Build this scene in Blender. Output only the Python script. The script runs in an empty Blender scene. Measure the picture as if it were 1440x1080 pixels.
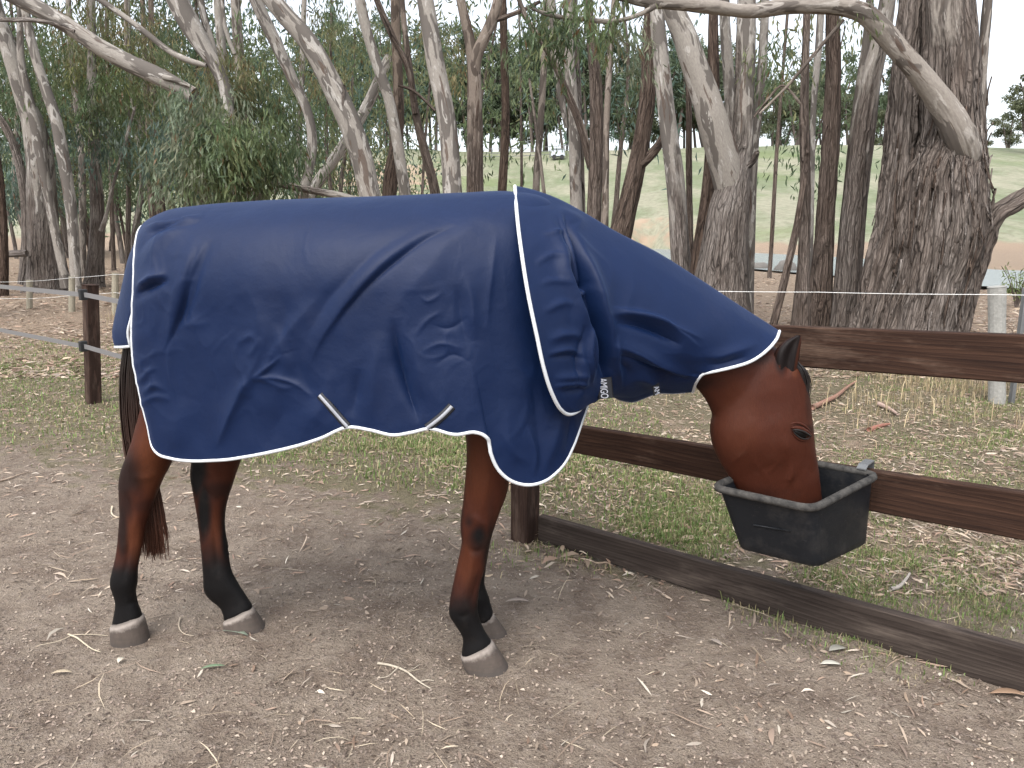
import bpy, math, random
import numpy as np
from mathutils import Vector, Matrix
random.seed(7)
RNG = np.random.default_rng(7)
SC = bpy.context.scene
COL = SC.collection

# ------------------------------------------------------------------ camera, sky, sun
F = 1082.0; PITCH = math.radians(11.0); CAMH = 1.5
cam = bpy.data.cameras.new('camera'); cam.sensor_width = 36; cam.lens = 36 * F / 1440
cam.clip_start = 0.05; cam.clip_end = 3000
cam_o = bpy.data.objects.new('camera', cam); COL.objects.link(cam_o)
cam_o.location = (0, 0, CAMH); cam_o.rotation_euler = (math.radians(90) - PITCH, 0, 0)
SC.camera = cam_o
W = bpy.data.worlds.new('World'); SC.world = W; W.use_nodes = True
wn = W.node_tree.nodes; wl = W.node_tree.links
for n in list(wn): wn.remove(n)
SUN_EL, SUN_AZ = math.radians(57), math.radians(203)      # azimuth clockwise from +Y: high, behind the viewer to the left
sky = wn.new('ShaderNodeTexSky'); sky.sky_type = 'NISHITA'; sky.sun_disc = False
sky.sun_elevation = SUN_EL; sky.sun_rotation = SUN_AZ
sky.air_density = 1.0; sky.dust_density = 3.5; sky.ozone_density = 1.0
hs = wn.new('ShaderNodeHueSaturation'); hs.inputs['Saturation'].default_value = 0.34
bg = wn.new('ShaderNodeBackground'); bg.inputs['Strength'].default_value = 0.15
wo = wn.new('ShaderNodeOutputWorld')
wl.new(sky.outputs[0], hs.inputs['Color']); wl.new(hs.outputs[0], bg.inputs['Color']); wl.new(bg.outputs[0], wo.inputs['Surface'])
sun = bpy.data.lights.new('sun', 'SUN'); sun.energy = 0.85; sun.angle = math.radians(60); sun.color = (1.0, .96, .9)
sun_o = bpy.data.objects.new('sun', sun); COL.objects.link(sun_o)
sd = Vector((math.sin(SUN_AZ) * math.cos(SUN_EL), math.cos(SUN_AZ) * math.cos(SUN_EL), math.sin(SUN_EL)))
sun_o.rotation_euler = sd.to_track_quat('Z', 'Y').to_euler(); sun_o.location = sd * 30
SC.view_settings.view_transform = 'Standard'; SC.view_settings.look = 'None'
SC.view_settings.gamma = 1; SC.view_settings.use_curve_mapping = False
SC.view_settings.exposure = 1.40
SC.cycles.max_bounces = 6; SC.cycles.diffuse_bounces = 3

# ------------------------------------------------------------------ measuring from the photograph
CP, SP = math.cos(PITCH), math.sin(PITCH)
CAM = np.array([0, 0, CAMH])
def ray(x, y):
    v = (540 - y) / F
    return np.array([(x - 720) / F, CP + v * SP, -SP + v * CP])
def ground(x, y, z=0.0):
    d = ray(x, y); return CAM + d * (z - CAMH) / d[2]
def aty(x, y, Y):
    d = ray(x, y); return CAM + d * Y / d[1]
def zc_of(P):
    P = np.asarray(P); return P[..., 1] * CP - (P[..., 2] - CAMH) * SP
def proj(P):
    P = np.asarray(P); zc = zc_of(P)
    up = P[..., 1] * SP + (P[..., 2] - CAMH) * CP
    return np.stack([720 + F * P[..., 0] / zc, 540 - F * up / zc], -1)

# ------------------------------------------------------------------ noise
def _hash(i, j, k, s):
    n = (i * 73856093) ^ (j * 19349663) ^ (k * 83492791) ^ (s * 2654435761 & 0x7fffffff)
    n = (n ^ (n >> 13)) * 1274126177 & 0x7fffffff
    n = (n ^ (n >> 16)) & 0xffff
    return n / 65535.0
def noise3(P, s=0):
    P = np.asarray(P, float); i = np.floor(P).astype(np.int64); f = P - i; f = f * f * (3 - 2 * f)
    r = 0
    for a in (0, 1):
        wa = f[..., 0] if a else 1 - f[..., 0]
        for b in (0, 1):
            wb = f[..., 1] if b else 1 - f[..., 1]
            for c in (0, 1):
                wc = f[..., 2] if c else 1 - f[..., 2]
                r = r + wa * wb * wc * _hash(i[..., 0] + a, i[..., 1] + b, i[..., 2] + c, s)
    return r * 2 - 1
def fbm(P, o=4, s=0):
    P = np.asarray(P, float); r = 0; a = 1; t = 0
    for k in range(o):
        r = r + a * noise3(P * 2 ** k + 17.3 * k, s + k); t += a; a *= .5
    return r / t
def sstep(a, b, x):
    t = np.clip((x - a) / (b - a), 0, 1); return t * t * (3 - 2 * t)

# ------------------------------------------------------------------ mesh helpers
def mk(name, V, Fs, mat=None, parent=None, smooth=True, col=None, attrs=None, mats=None):
    me = bpy.data.meshes.new(name)
    V = np.asarray(V, np.float32).reshape(-1, 3)
    if isinstance(Fs, np.ndarray):
        n, k = Fs.shape; flat = Fs.reshape(-1); starts = np.arange(n) * k; tot = np.full(n, k)
    else:
        tot = np.array([len(f) for f in Fs]); starts = np.concatenate([[0], np.cumsum(tot)[:-1]])
        flat = np.concatenate([np.asarray(f) for f in Fs]); n = len(Fs)
    me.vertices.add(len(V)); me.vertices.foreach_set('co', V.reshape(-1))
    me.loops.add(len(flat)); me.loops.foreach_set('vertex_index', flat.astype(np.int32))
    me.polygons.add(n); me.polygons.foreach_set('loop_start', starts.astype(np.int32)); me.polygons.foreach_set('loop_total', tot.astype(np.int32))
    me.update(calc_edges=True); me.validate()
    me.polygons.foreach_set('use_smooth', np.full(n, smooth, bool))
    if col is not None:
        a = me.color_attributes.new('Col', 'FLOAT_COLOR', 'POINT')
        c = np.ones((len(V), 4), np.float32); c[:, :3] = col; a.data.foreach_set('color', c.reshape(-1))
    for k, v in (attrs or {}).items():
        v = np.asarray(v, np.float32)
        if v.ndim == 2:
            a = me.attributes.new(k, 'FLOAT_VECTOR', 'POINT'); a.data.foreach_set('vector', v.reshape(-1))
        else:
            a = me.attributes.new(k, 'FLOAT', 'POINT'); a.data.foreach_set('value', v)
    if mat: me.materials.append(mat)
    o = bpy.data.objects.new(name, me); COL.objects.link(o)
    if parent: o.parent = parent
    return o
def empty(name, loc=(0, 0, 0)):
    o = bpy.data.objects.new(name, None); COL.objects.link(o); o.location = loc; o.empty_display_size = .1
    return o
def tag(o, label=None, cat=None, group=None, kind=None):
    if label: o['label'] = label
    if cat: o['category'] = cat
    if group: o['group'] = group
    if kind: o['kind'] = kind
    return o
def adopt(child, parent):
    child.parent = parent; child.matrix_parent_inverse = Matrix.Translation(-Vector(parent.location))
    return child
def grid_faces(nu, nv, cu=False, cv=False):
    u = np.arange(nu if cu else nu - 1); v = np.arange(nv if cv else nv - 1)
    U, Vv = np.meshgrid(u, v, indexing='ij'); U = U.ravel(); Vv = Vv.ravel()
    a = U * nv + Vv; b = ((U + 1) % nu) * nv + Vv; c = ((U + 1) % nu) * nv + (Vv + 1) % nv; d = U * nv + (Vv + 1) % nv
    return np.stack([a, b, c, d], 1)
def catmull(P, n):
    P = np.asarray(P, float)
    if len(P) == 2: return P[0] + (P[1] - P[0]) * np.linspace(0, 1, n)[:, None]
    seg = np.linalg.norm(np.diff(P[:, :3], axis=0), axis=1); L = np.concatenate([[0], np.cumsum(seg)])
    out = np.empty((n, P.shape[1])); T = np.linspace(0, L[-1], n)
    m = np.empty_like(P); m[1:-1] = (P[2:] - P[:-2]) / (L[2:] - L[:-2])[:, None]
    m[0] = (P[1] - P[0]) / seg[0]; m[-1] = (P[-1] - P[-2]) / seg[-1]
    k = np.clip(np.searchsorted(L, T, 'right') - 1, 0, len(seg) - 1)
    h = seg[k]; t = (T - L[k]) / h
    t = t[:, None]; h = h[:, None]
    return (2*t**3-3*t**2+1)*P[k] + (t**3-2*t**2+t)*h*m[k] + (-2*t**3+3*t**2)*P[k+1] + (t**3-t**2)*h*m[k+1]
def frames(C):
    T = np.gradient(C, axis=0); T /= np.linalg.norm(T, axis=1)[:, None] + 1e-9
    ref = np.array([0, 0, 1.0]) if abs(T[0][2]) < .9 else np.array([0, 1.0, 0])
    N = np.empty_like(T); n = ref - T[0] * (ref @ T[0]); n /= np.linalg.norm(n); N[0] = n
    for i in range(1, len(T)):
        n = N[i-1] - T[i] * (N[i-1] @ T[i]); n /= np.linalg.norm(n); N[i] = n
    return T, N, np.cross(T, N)
def tube_arrays(C, R, sides=8, cap=True):
    C = np.asarray(C, float); R = np.broadcast_to(np.asarray(R, float), (len(C),))
    T, N, B = frames(C); a = np.arange(sides) / sides * 2 * math.pi
    V = C[:, None] + R[:, None, None] * (np.cos(a)[None, :, None] * N[:, None] + np.sin(a)[None, :, None] * B[:, None])
    Fc = [list(f) for f in grid_faces(len(C), sides, False, True)]
    if cap:
        Fc.append(list(range(sides))[::-1]); Fc.append([(len(C)-1)*sides + i for i in range(sides)])
    return V.reshape(-1, 3), Fc
class MB:
    def __init__(self): self.V = []; self.F = []; self.n = 0
    def add(self, V, Fc):
        self.V.append(np.asarray(V, float).reshape(-1, 3)); self.F += [[i + self.n for i in f] for f in Fc]; self.n += len(self.V[-1])
        return self
    def tube(self, C, R, sides=8, cap=True): return self.add(*tube_arrays(C, R, sides, cap))
    def hexa(self, c8):      # bottom 4 then top 4
        return self.add(c8, [[3,2,1,0],[4,5,6,7],[0,1,5,4],[1,2,6,5],[2,3,7,6],[3,0,4,7]])
    def box(self, c, s): 
        c = np.array(c); s = np.array(s) / 2
        return self.hexa([c + s * np.array(k) for k in ((-1,-1,-1),(1,-1,-1),(1,1,-1),(-1,1,-1),(-1,-1,1),(1,-1,1),(1,1,1),(-1,1,1))])
    def build(self, name, mat, parent=None, smooth=False, **k): return mk(name, np.concatenate(self.V), self.F, mat, parent, smooth, **k)
def bevel(o, w=.006, seg=2):
    m = o.modifiers.new('bevel', 'BEVEL'); m.width = w; m.segments = seg; m.limit_method = 'ANGLE'; return o

# ------------------------------------------------------------------ materials
class NT:
    def __init__(self, name):
        self.m = bpy.data.materials.new(name); self.m.use_nodes = True
        self.n = self.m.node_tree.nodes; self.l = self.m.node_tree.links
        self.b = self.n['Principled BSDF']; self.out = self.n['Material Output']
    def node(self, t, **k):
        n = self.n.new('ShaderNode' + t)
        for a, v in k.items(): setattr(n, a, v)
        return n
    def link(self, a, b): self.l.new(a, b)
    def set(self, **k):
        for a, v in k.items():
            i = self.b.inputs[a.replace('_', ' ')]
            if hasattr(v, 'is_linked'): self.link(v, i)
            else: i.default_value = (*v, 1) if isinstance(v, tuple) and len(v) == 3 and i.type == 'RGBA' else v
        return self
    def attr(self, name, vec=False):
        n = self.node('Attribute', attribute_name=name); return n.outputs['Vector' if vec else 'Fac']
    def acol(self, name='Col'):
        return self.node('Attribute', attribute_name=name).outputs['Color']
    def co(self, kind='Object'): return self.node('TexCoord').outputs[kind]
    def pos(self): return self.node('NewGeometry').outputs['Position']
    def scale(self, v, s):
        n = self.node('Mapping'); self.link(v, n.inputs[0]); n.inputs['Scale'].default_value = s; return n.outputs[0]
    def noise(self, v, scale, detail=4, rough=.55, dist=0, out='Fac'):
        n = self.node('TexNoise'); n.inputs['Scale'].default_value = scale; n.inputs['Detail'].default_value = detail
        n.inputs['Roughness'].default_value = rough; n.inputs['Distortion'].default_value = dist
        self.link(v, n.inputs['Vector']); return n.outputs[out]
    def voro(self, v, scale, feature='F1', out='Distance'):
        n = self.node('TexVoronoi', feature=feature); n.inputs['Scale'].default_value = scale; self.link(v, n.inputs['Vector']); return n.outputs[out]
    def ramp(self, v, stops, interp='LINEAR'):
        n = self.node('ValToRGB'); self.link(v, n.inputs[0]); r = n.color_ramp; r.interpolation = interp
        while len(r.elements) < len(stops): r.elements.new(.5)
        for e, (p, c) in zip(r.elements, stops):
            e.position = p; e.color = (*c, 1) if isinstance(c, tuple) else (c, c, c, 1)
        return n.outputs[0]
    def mix(self, f, a, b, mode='MIX'):
        n = self.node('Mix', data_type='RGBA', blend_type=mode)
        for s, v in ((0, f), (6, a), (7, b)):
            if hasattr(v, 'is_linked'): self.link(v, n.inputs[s])
            else: n.inputs[s].default_value = (*v, 1) if isinstance(v, tuple) else v
        return n.outputs[2]
    def math(self, op, a, b=0, clamp=False):
        n = self.node('Math', operation=op, use_clamp=clamp)
        for s, v in ((0, a), (1, b)):
            if hasattr(v, 'is_linked'): self.link(v, n.inputs[s])
            else: n.inputs[s].default_value = v
        return n.outputs[0]
    def bump(self, h, strength=.5, dist=.01, normal=None):
        n = self.node('Bump'); n.inputs['Strength'].default_value = strength; n.inputs['Distance'].default_value = dist
        self.link(h, n.inputs['Height'])
        if normal: self.link(normal, n.inputs['Normal'])
        self.link(n.outputs[0], self.b.inputs['Normal']); return n.outputs[0]

def m_fabric():
    t = NT('navy ripstop fabric'); c = t.co()
    n = t.noise(c, 9, 4); base = t.mix(n, (.0020, .0088, .0365), (.0030, .0120, .0480))
    d = t.noise(c, 2.3, 5, .7); dust = t.ramp(d, [(.55, 0.), (.9, .05)])
    base = t.mix(dust, base, (.16, .15, .17))
    t.set(Base_Color=base, Roughness=.52, Sheen_Weight=.09, Sheen_Roughness=.4, Sheen_Tint=(.25, .45, 1.0))
    t.b.inputs['Specular IOR Level'].default_value = .2
    w = t.noise(t.scale(c, (1, 1, 1)), 900, 1); w2 = t.noise(c, 55, 4, .6)
    h = t.math('ADD', t.math('MULTIPLY', w, .12), w2); t.bump(h, .16, .006)
    return t.m
def m_simple(name, col, rough=.6, nscale=30, var=.25, bump=.0, spec=.5, metal=0):
    t = NT(name); c = t.co(); n = t.noise(c, nscale, 4)
    lo = tuple(x * (1 - var) for x in col); hi = tuple(min(1, x * (1 + var)) for x in col)
    t.set(Base_Color=t.mix(n, lo, hi), Roughness=rough, Metallic=metal); t.b.inputs['Specular IOR Level'].default_value = spec
    if bump: t.bump(n, bump, .01)
    return t.m
def m_coat():
    t = NT('bay coat'); c = t.pos()
    n = t.noise(c, 7, 4); fine = t.noise(t.scale(c, (260, 260, 60)), 1, 3, .7)
    red = t.mix(n, (.037, .0098, .0052), (.066, .0180, .0090))
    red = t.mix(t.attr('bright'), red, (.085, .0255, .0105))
    red = t.mix(t.ramp(fine, [(.35, .0), (.75, .35)]), red, (.030, .0085, .005))
    blk = t.mix(fine, (.0026, .0025, .0029), (.0068, .006, .0062))
    dust = t.ramp(t.noise(c, 16, 5, .7), [(.55, 0.), (.85, .10)])
    f = t.mix(t.attr('black'), red, blk); f = t.mix(dust, f, (.10, .075, .058))
    t.set(Base_Color=f, Roughness=.55); t.b.inputs['Specular IOR Level'].default_value = .16
    t.bump(t.math('ADD', fine, t.math('MULTIPLY', n, 1.5)), .22, .004)
    return t.m
def m_hair():
    t = NT('horse hair'); c = t.acol(); t.set(Base_Color=c, Roughness=.42); return t.m
def m_hoof():
    t = NT('hoof horn'); c = t.co(); z = t.attr('up')
    n = t.noise(t.scale(c, (1, 1, .35)), 60, 5, .7); r = t.noise(t.scale(c, (.3, .3, 3)), 40, 3)
    base = t.mix(n, (.038, .029, .024), (.115, .088, .071)); base = t.mix(t.ramp(r, [(.35, 0.), (.65, .6)]), base, (.060, .048, .040))
    band = t.ramp(t.math('ADD', z, t.math('MULTIPLY', t.math('SUBTRACT', t.noise(c, 70, 3), .5), .35)), [(.76, 0.), (1.0, .6)])
    base = t.mix(band, base, (.40, .35, .31))
    low = t.ramp(z, [(.0, .55), (.3, 0.)]); base = t.mix(low, base, (.05, .043, .04))
    t.set(Base_Color=base, Roughness=.8); t.bump(n, .5, .004); return t.m
def m_wood(name, dark, lite, edge, scale=1.0):
    t = NT(name); c = t.co(); g = t.scale(c, (.9, 16, 16))
    warp = t.noise(t.scale(c, (1.2, 3, 3)), 2.2, 2)
    gn = t.noise(g, 2.6 * scale, 5, .62, .8); fine = t.noise(t.scale(c, (2.5, 90, 90)), 2, 4, .7)
    w = t.node('TexWave', wave_type='BANDS', bands_direction='Z', wave_profile='SAW')
    w.inputs['Scale'].default_value = 9 * scale; w.inputs['Distortion'].default_value = 14; w.inputs['Detail'].default_value = 2; w.inputs['Detail Scale'].default_value = .35
    t.link(t.scale(c, (.35, 2.2, 2.2)), w.inputs['Vector'])
    col = t.mix(t.ramp(gn, [(.3, 0.), (.72, 1.)]), dark, lite)
    col = t.mix(t.math('MULTIPLY', w.outputs['Fac'], .55), col, tuple(x * .45 for x in dark))
    fade = t.ramp(t.noise(t.scale(c, (1.2, 3.5, 5)), 1.6, 5, .7), [(.53, 0.), (.75, .75)])
    col = t.mix(t.math('MULTIPLY', fade, t.ramp(fine, [(.35, .25), (.6, 1.)])), col, edge)
    t.set(Base_Color=col, Roughness=.78); t.b.inputs['Specular IOR Level'].default_value = .18
    t.bump(t.math('ADD', fine, t.math('MULTIPLY', w.outputs['Fac'], .6)), .45, .004)
    return t.m
def m_bark():
    t = NT('gum bark'); c = t.attr('bark', True); rough = t.attr('rough'); tone = t.attr('tone')
    # smooth, peeling gum bark: cream, grey and tan plates
    p1 = t.noise(t.scale(c, (1, 1, .28)), 5.5, 3, .5, .6); p2 = t.noise(t.scale(c, (1, 1, .3)), 9, 3, .55, .9)
    fine = t.noise(t.scale(c, (1, 1, .35)), 60, 4, .65)
    sm = t.mix(t.ramp(p1, [(.47, 0.), (.50, 1.)]), (.105, .094, .083), (.265, .243, .215))
    sm = t.mix(t.ramp(p2, [(.58, 0.), (.61, .85)]), sm, (.38, .36, .33))
    sm = t.mix(t.ramp(t.noise(t.scale(c, (1, 1, .16)), 8, 4, .6, .5), [(.61, 0.), (.64, .85)]), sm, (.075, .050, .037))
    sm = t.mix(t.ramp(fine, [(.3, .5), (.62, 0.)]), sm, (.13, .11, .10))
    # fibrous bark: long vertical ribs and cracks
    wv = t.noise(t.scale(c, (1, 1, .5)), 5, 3, .6, out='Color')
    vv_ = t.node('VectorMath', operation='MULTIPLY_ADD'); t.link(wv, vv_.inputs[0]); vv_.inputs[1].default_value = (.08, .08, .5); t.link(c, vv_.inputs[2])
    cw = vv_.outputs[0]
    ed = t.voro(t.scale(cw, (1, 1, .055)), 13, 'DISTANCE_TO_EDGE'); ed2 = t.voro(t.scale(cw, (1, 1, .08)), 34, 'DISTANCE_TO_EDGE')
    pl = t.noise(t.scale(cw, (1, 1, .08)), 11, 3)
    rb = t.ramp(ed, [(.0, 0.), (.10, .55), (.35, 1.)]); rb2 = t.ramp(ed2, [(.0, 0.), (.16, 1.)])
    fib = t.noise(t.scale(c, (1, 1, .06)), 75, 4, .65)
    ro = t.mix(pl, (.105, .083, .069), (.265, .235, .212)); ro = t.mix(t.ramp(fib, [(.3, .75), (.62, 0.)]), ro, (.075, .057, .047))
    pat = t.noise(t.scale(c, (1, 1, .4)), 1.9, 4, .6)
    ro = t.mix(t.ramp(pat, [(.45, 0.), (.7, .5)]), ro, (.30, .275, .255)); ro = t.mix(t.ramp(pat, [(.28, .6), (.45, 0.)]), ro, (.085, .062, .050))
    ro = t.mix(t.math('MULTIPLY', t.math('SUBTRACT', 1.0, rb2), .55), ro, (.045, .034, .029))
    ro = t.mix(t.math('MULTIPLY', t.math('SUBTRACT', 1.0, t.ramp(ed, [(.0, 0.), (.085, 1.)])), t.ramp(t.noise(t.scale(c, (1, 1, .25)), 3.5, 3), [(.35, .15), (.6, .95)])), ro, (.016, .012, .010))
    e = t.math('ADD', rough, t.math('MULTIPLY', t.math('SUBTRACT', t.noise(t.scale(c, (1, 1, .2)), 4, 4, .6), .5), .9))
    f = t.ramp(e, [(.44, 0.), (.56, 1.)])
    col = t.mix(f, sm, ro)
    tint = t.ramp(tone, [(0., (.52, .40, .33)), (.5, (1., 1., 1.)), (1., (1.36, 1.38, 1.42))])
    col = t.mix(1.0, col, tint, 'MULTIPLY')
    t.set(Base_Color=col, Roughness=.85); t.b.inputs['Specular IOR Level'].default_value = .2
    h = t.math('MULTIPLY', t.math('ADD', rb, t.math('MULTIPLY', rb2, .4)), f)
    h = t.math('ADD', h, t.math('ADD', t.math('MULTIPLY', p1, .12), t.math('MULTIPLY', t.math('MULTIPLY', fib, .5), f))); t.bump(h, .9, .028)
    return t.m
def m_leaf(name, transl=.35):
    t = NT(name); c = t.acol()
    t.set(Base_Color=c, Roughness=.5); t.b.inputs['Specular IOR Level'].default_value = .35
    tr = t.node('BsdfTranslucent'); t.link(c, tr.inputs[0])
    mx = t.node('MixShader'); mx.inputs[0].default_value = transl
    t.link(t.b.outputs[0], mx.inputs[1]); t.link(tr.outputs[0], mx.inputs[2]); t.link(mx.outputs[0], t.out.inputs[0])
    return t.m
def m_ground():
    t = NT('paddock ground'); P = t.pos()
    g = t.attr('grass'); li = t.attr('litter'); fi = t.attr('field'); og = t.attr('orange')
    big = t.noise(P, 1.1, 5, .6); mid = t.noise(P, 5, 5, .65); fine = t.noise(P, 34, 5, .7); grit = t.noise(P, 150, 3, .6)
    dirt = t.mix(big, (.198, .158, .122), (.318, .264, .212)); dirt = t.mix(t.ramp(mid, [(.36, .75), (.58, 0.)]), dirt, (.145, .108, .085))
    dirt = t.mix(t.ramp(fine, [(.52, 0.), (.75, .55)]), dirt, (.40, .34, .30)); dirt = t.mix(t.ramp(grit, [(.3, .42), (.48, 0.)]), dirt, (.125, .096, .078))
    lit = t.mix(fine, (.18, .13, .095), (.42, .335, .25)); lit = t.mix(t.ramp(grit, [(.35, .7), (.55, 0.)]), lit, (.075, .052, .038))
    gr = t.mix(fine, (.115, .105, .062), (.25, .215, .145)); gr = t.mix(t.ramp(grit, [(.4, .6), (.6, 0.)]), gr, (.085, .066, .045))
    def edge(a, n, k): return t.ramp(t.math('ADD', a, t.math('MULTIPLY', t.math('SUBTRACT', n, .5), k)), [(.42, 0.), (.58, 1.)])
    col = t.mix(edge(li, mid, 1.0), dirt, lit); col = t.mix(edge(g, mid, 1.3), col, gr)
    far = t.noise(t.scale(P, (1, .45, 1)), .16, 6, .62); fcol = t.mix(t.ramp(far, [(.42, 0.), (.58, 1.)]), (.165, .195, .118), (.28, .275, .205))
    fcol = t.mix(t.ramp(t.noise(t.scale(P, (.5, 1, 1)), .09, 4, .6), [(.55, 0.), (.68, .65)]), fcol, (.125, .175, .065))
    fcol = t.mix(t.ramp(t.noise(P, 1.7, 4, .7), [(.3, .55), (.62, 0.)]), fcol, (.12, .115, .075))
    col = t.mix(edge(fi, t.noise(P, .35, 4), .8), col, fcol)
    ocol = t.mix(t.noise(P, .8, 5), (.27, .18, .125), (.34, .285, .215))
    col = t.mix(edge(og, t.noise(P, .5, 5), .9), col, ocol)
    t.set(Base_Color=col, Roughness=.95); t.b.inputs['Specular IOR Level'].default_value = .15
    h = t.math('ADD', t.math('MULTIPLY', mid, 1.2), t.math('ADD', fine, t.math('MULTIPLY', grit, .5))); t.bump(h, .9, .034)
    return t.m
def m_water():
    t = NT('dam water'); t.set(Base_Color=(.20, .225, .22), Roughness=.25); P = t.pos()
    t.bump(t.noise(t.scale(P, (1, 2.2, 1)), 3.2, 3), .8, .12); return t.m

M = dict(fabric=m_fabric(), coat=m_coat(), hair=m_hair(), hoof=m_hoof(), bark=m_bark(), leaf=m_leaf('gum leaf', .45), grass=m_leaf('grass blade', .3),
         litter=m_leaf('dry leaf', .12), ground=m_ground(), water=m_water(),
         white=m_simple('white binding', (.56, .58, .60), .6, 60, .08), black=m_simple('black webbing', (.010, .011, .015), .6, 300, .3),
         silver=m_simple('reflective tape', (.30, .31, .34), .35, 80, .15), letter=m_simple('silver print', (.48, .50, .56), .4, 90, .1),
         rail=m_wood('dark stained timber', (.017, .0078, .0052), (.068, .034, .021), (.19, .13, .095)),
         rail_low=m_wood('dusty stained timber', (.026, .0185, .0155), (.072, .056, .047), (.15, .12, .10)), post=m_wood('dark stained post', (.022, .012, .009), (.066, .037, .027), (.16, .115, .09), 1.3),
         wire=m_simple('white fence wire', (.70, .70, .68), .5), grey_post=m_simple('weathered grey timber', (.27, .265, .245), .9, 45, .35, .6),
         pale_post=m_simple('pale timber post', (.26, .235, .18), .9, 30, .3, .5), tape=m_simple('grey fence tape', (.15, .145, .145), .6, 200, .25),
         plastic=m_simple('black plastic', (.012, .012, .013), .5), steel=m_simple('galvanised steel', (.20, .205, .21), .45, 40, .2, metal=.6),
         rock=m_simple('dam rock', (.13, .12, .11), .9, 3, .5, .6), pale=m_simple('pale painted metal', (.42, .46, .50), .5, 3, .1),
         lidskin=m_simple('dark eyelid skin', (.012, .009, .008), .45, 80, .3))
def m_eye():
    t = NT('dark eye'); t.set(Base_Color=(.003, .0025, .0025), Roughness=.3); t.b.inputs['Specular IOR Level'].default_value = .25; return t.m
M['eye'] = m_eye()
def m_tub():
    t = NT('black rubber tub'); c = t.co()
    n = t.noise(c, 9, 5, .65); s = t.noise(t.scale(c, (1, 1, 5)), 45, 4, .7)
    col = t.mix(n, (.0045, .0054, .0072), (.0115, .013, .0160)); sc = t.ramp(s, [(.62, 0.), (.80, .55)])
    col = t.mix(sc, col, (.095, .09, .082)); du = t.ramp(t.noise(c, 5, 5, .75), [(.52, 0.), (.78, .35)])
    col = t.mix(du, col, (.075, .068, .062)); t.set(Base_Color=col, Roughness=.5); t.b.inputs['Specular IOR Level'].default_value = .25; t.bump(t.math('ADD', n, t.math('MULTIPLY', s, .4)), .25, .004)
    return t.m
M['tub'] = m_tub()
def m_rim():
    t = NT('worn rubber rim'); c = t.co(); n = t.noise(c, 30, 5, .7)
    t.set(Base_Color=t.mix(t.ramp(n, [(.35, 0.), (.7, 1.)]), (.022, .0215, .021), (.082, .077, .071)), Roughness=.85); t.b.inputs['Specular IOR Level'].default_value = .2; t.bump(n, .3, .003); return t.m
M['rim'] = m_rim()

# ------------------------------------------------------------------ ground
FA = ground(738, 766) + np.array([0, .06, 0]); FB = ground(1440, 975)      # front face line of the timber fence
FD = FB - FA; FD[2] = 0; FD /= np.linalg.norm(FD); FN = np.array([-FD[1], FD[0], 0]);
if FN[1] < 0: FN = -FN                                                      # away from the horse
def onfence(x, y, off=0.0):
    A = FA + FN * off; d = ray(x, y); return CAM + d * (FN @ (A - CAM)) / (FN @ d)
wz = .22          # water level of the dam
wp = [ground(x, y, wz) for x, y in ((880, 356), (905, 349), (1000, 353), (1110, 358), (1220, 364), (1300, 371), (1380, 378), (1480, 382), (1640, 388), (1760, 396), (1720, 410), (1600, 411), (1440, 407), (1380, 402), (1300, 397), (1220, 391), (1140, 385), (1060, 378), (950, 366))]
wp = catmull(np.array(wp + [wp[0]]), 90)[:-1]; wp[:, 2] = wz
def poly_sd(X, Y):      # signed distance to the waterline, positive outside
    X = np.asarray(X, float); Y = np.asarray(Y, float); sh = X.shape; x = X.ravel(); y = Y.ravel(); out = np.full(x.shape, 9.0)
    m = np.where((x > -5) & (x < 45) & (y > 12) & (y < 110))[0]
    if len(m):
        px, py = x[m], y[m]; best = np.full(len(m), 1e9); ins = np.zeros(len(m), bool)
        for (ax, ay, _), (bx, by, _) in zip(wp, np.roll(wp, -1, 0)):
            ex, ey = bx - ax, by - ay; t = np.clip(((px - ax) * ex + (py - ay) * ey) / (ex * ex + ey * ey + 1e-9), 0, 1)
            best = np.minimum(best, np.hypot(px - ax - t * ex, py - ay - t * ey))
            c = (ay > py) != (by > py); ins ^= c & (px < ax + ex * (py - ay) / (ey if abs(ey) > 1e-9 else 1e-9))
        out[m] = np.where(ins, -best, best)
    return out.reshape(sh)
def terrain(X, Y):
    X = np.asarray(X, float); Y = np.asarray(Y, float)
    foot = 56 + 26 * sstep(25, -5, X); crest = 128 + 6 * noise3(np.stack([X * .02, X * 0, X * 0], -1), 3)
    t = np.clip((Y - foot) / (crest - foot), 0, 1.0)
    h = .9 * sstep(-3, 6, Y - foot) + (t ** 1.08) * (14.2 + .6 * noise3(np.stack([X * .013, X * 0 + 4, X * 0], -1), 5))
    h = h - np.clip(Y - crest - 3, 0, 120) * .035
    h = h + .25 * sstep(9, 22, Y) + .35 * sstep(4, 22, -X) * sstep(10, 24, Y)
    sd_ = poly_sd(X, Y)
    return h - (h + .35) * sstep(1.2, -1.5, sd_)
def axis(stops):      # (start, step) ... end
    out = []
    for (a, s), (b, _) in zip(stops[:-1], stops[1:]): out.append(np.arange(a, b - 1e-6, s))
    return np.concatenate(out + [[stops[-1][0]]])
_rs = np.random.default_rng(5); SCUFF = [(_rs.uniform(-2.4, 2.2), _rs.uniform(1.2, 4.1), _rs.uniform(0, 6.28), _rs.uniform(.045, .075), _rs.uniform(.006, .016)) for _ in range(110)]
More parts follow.
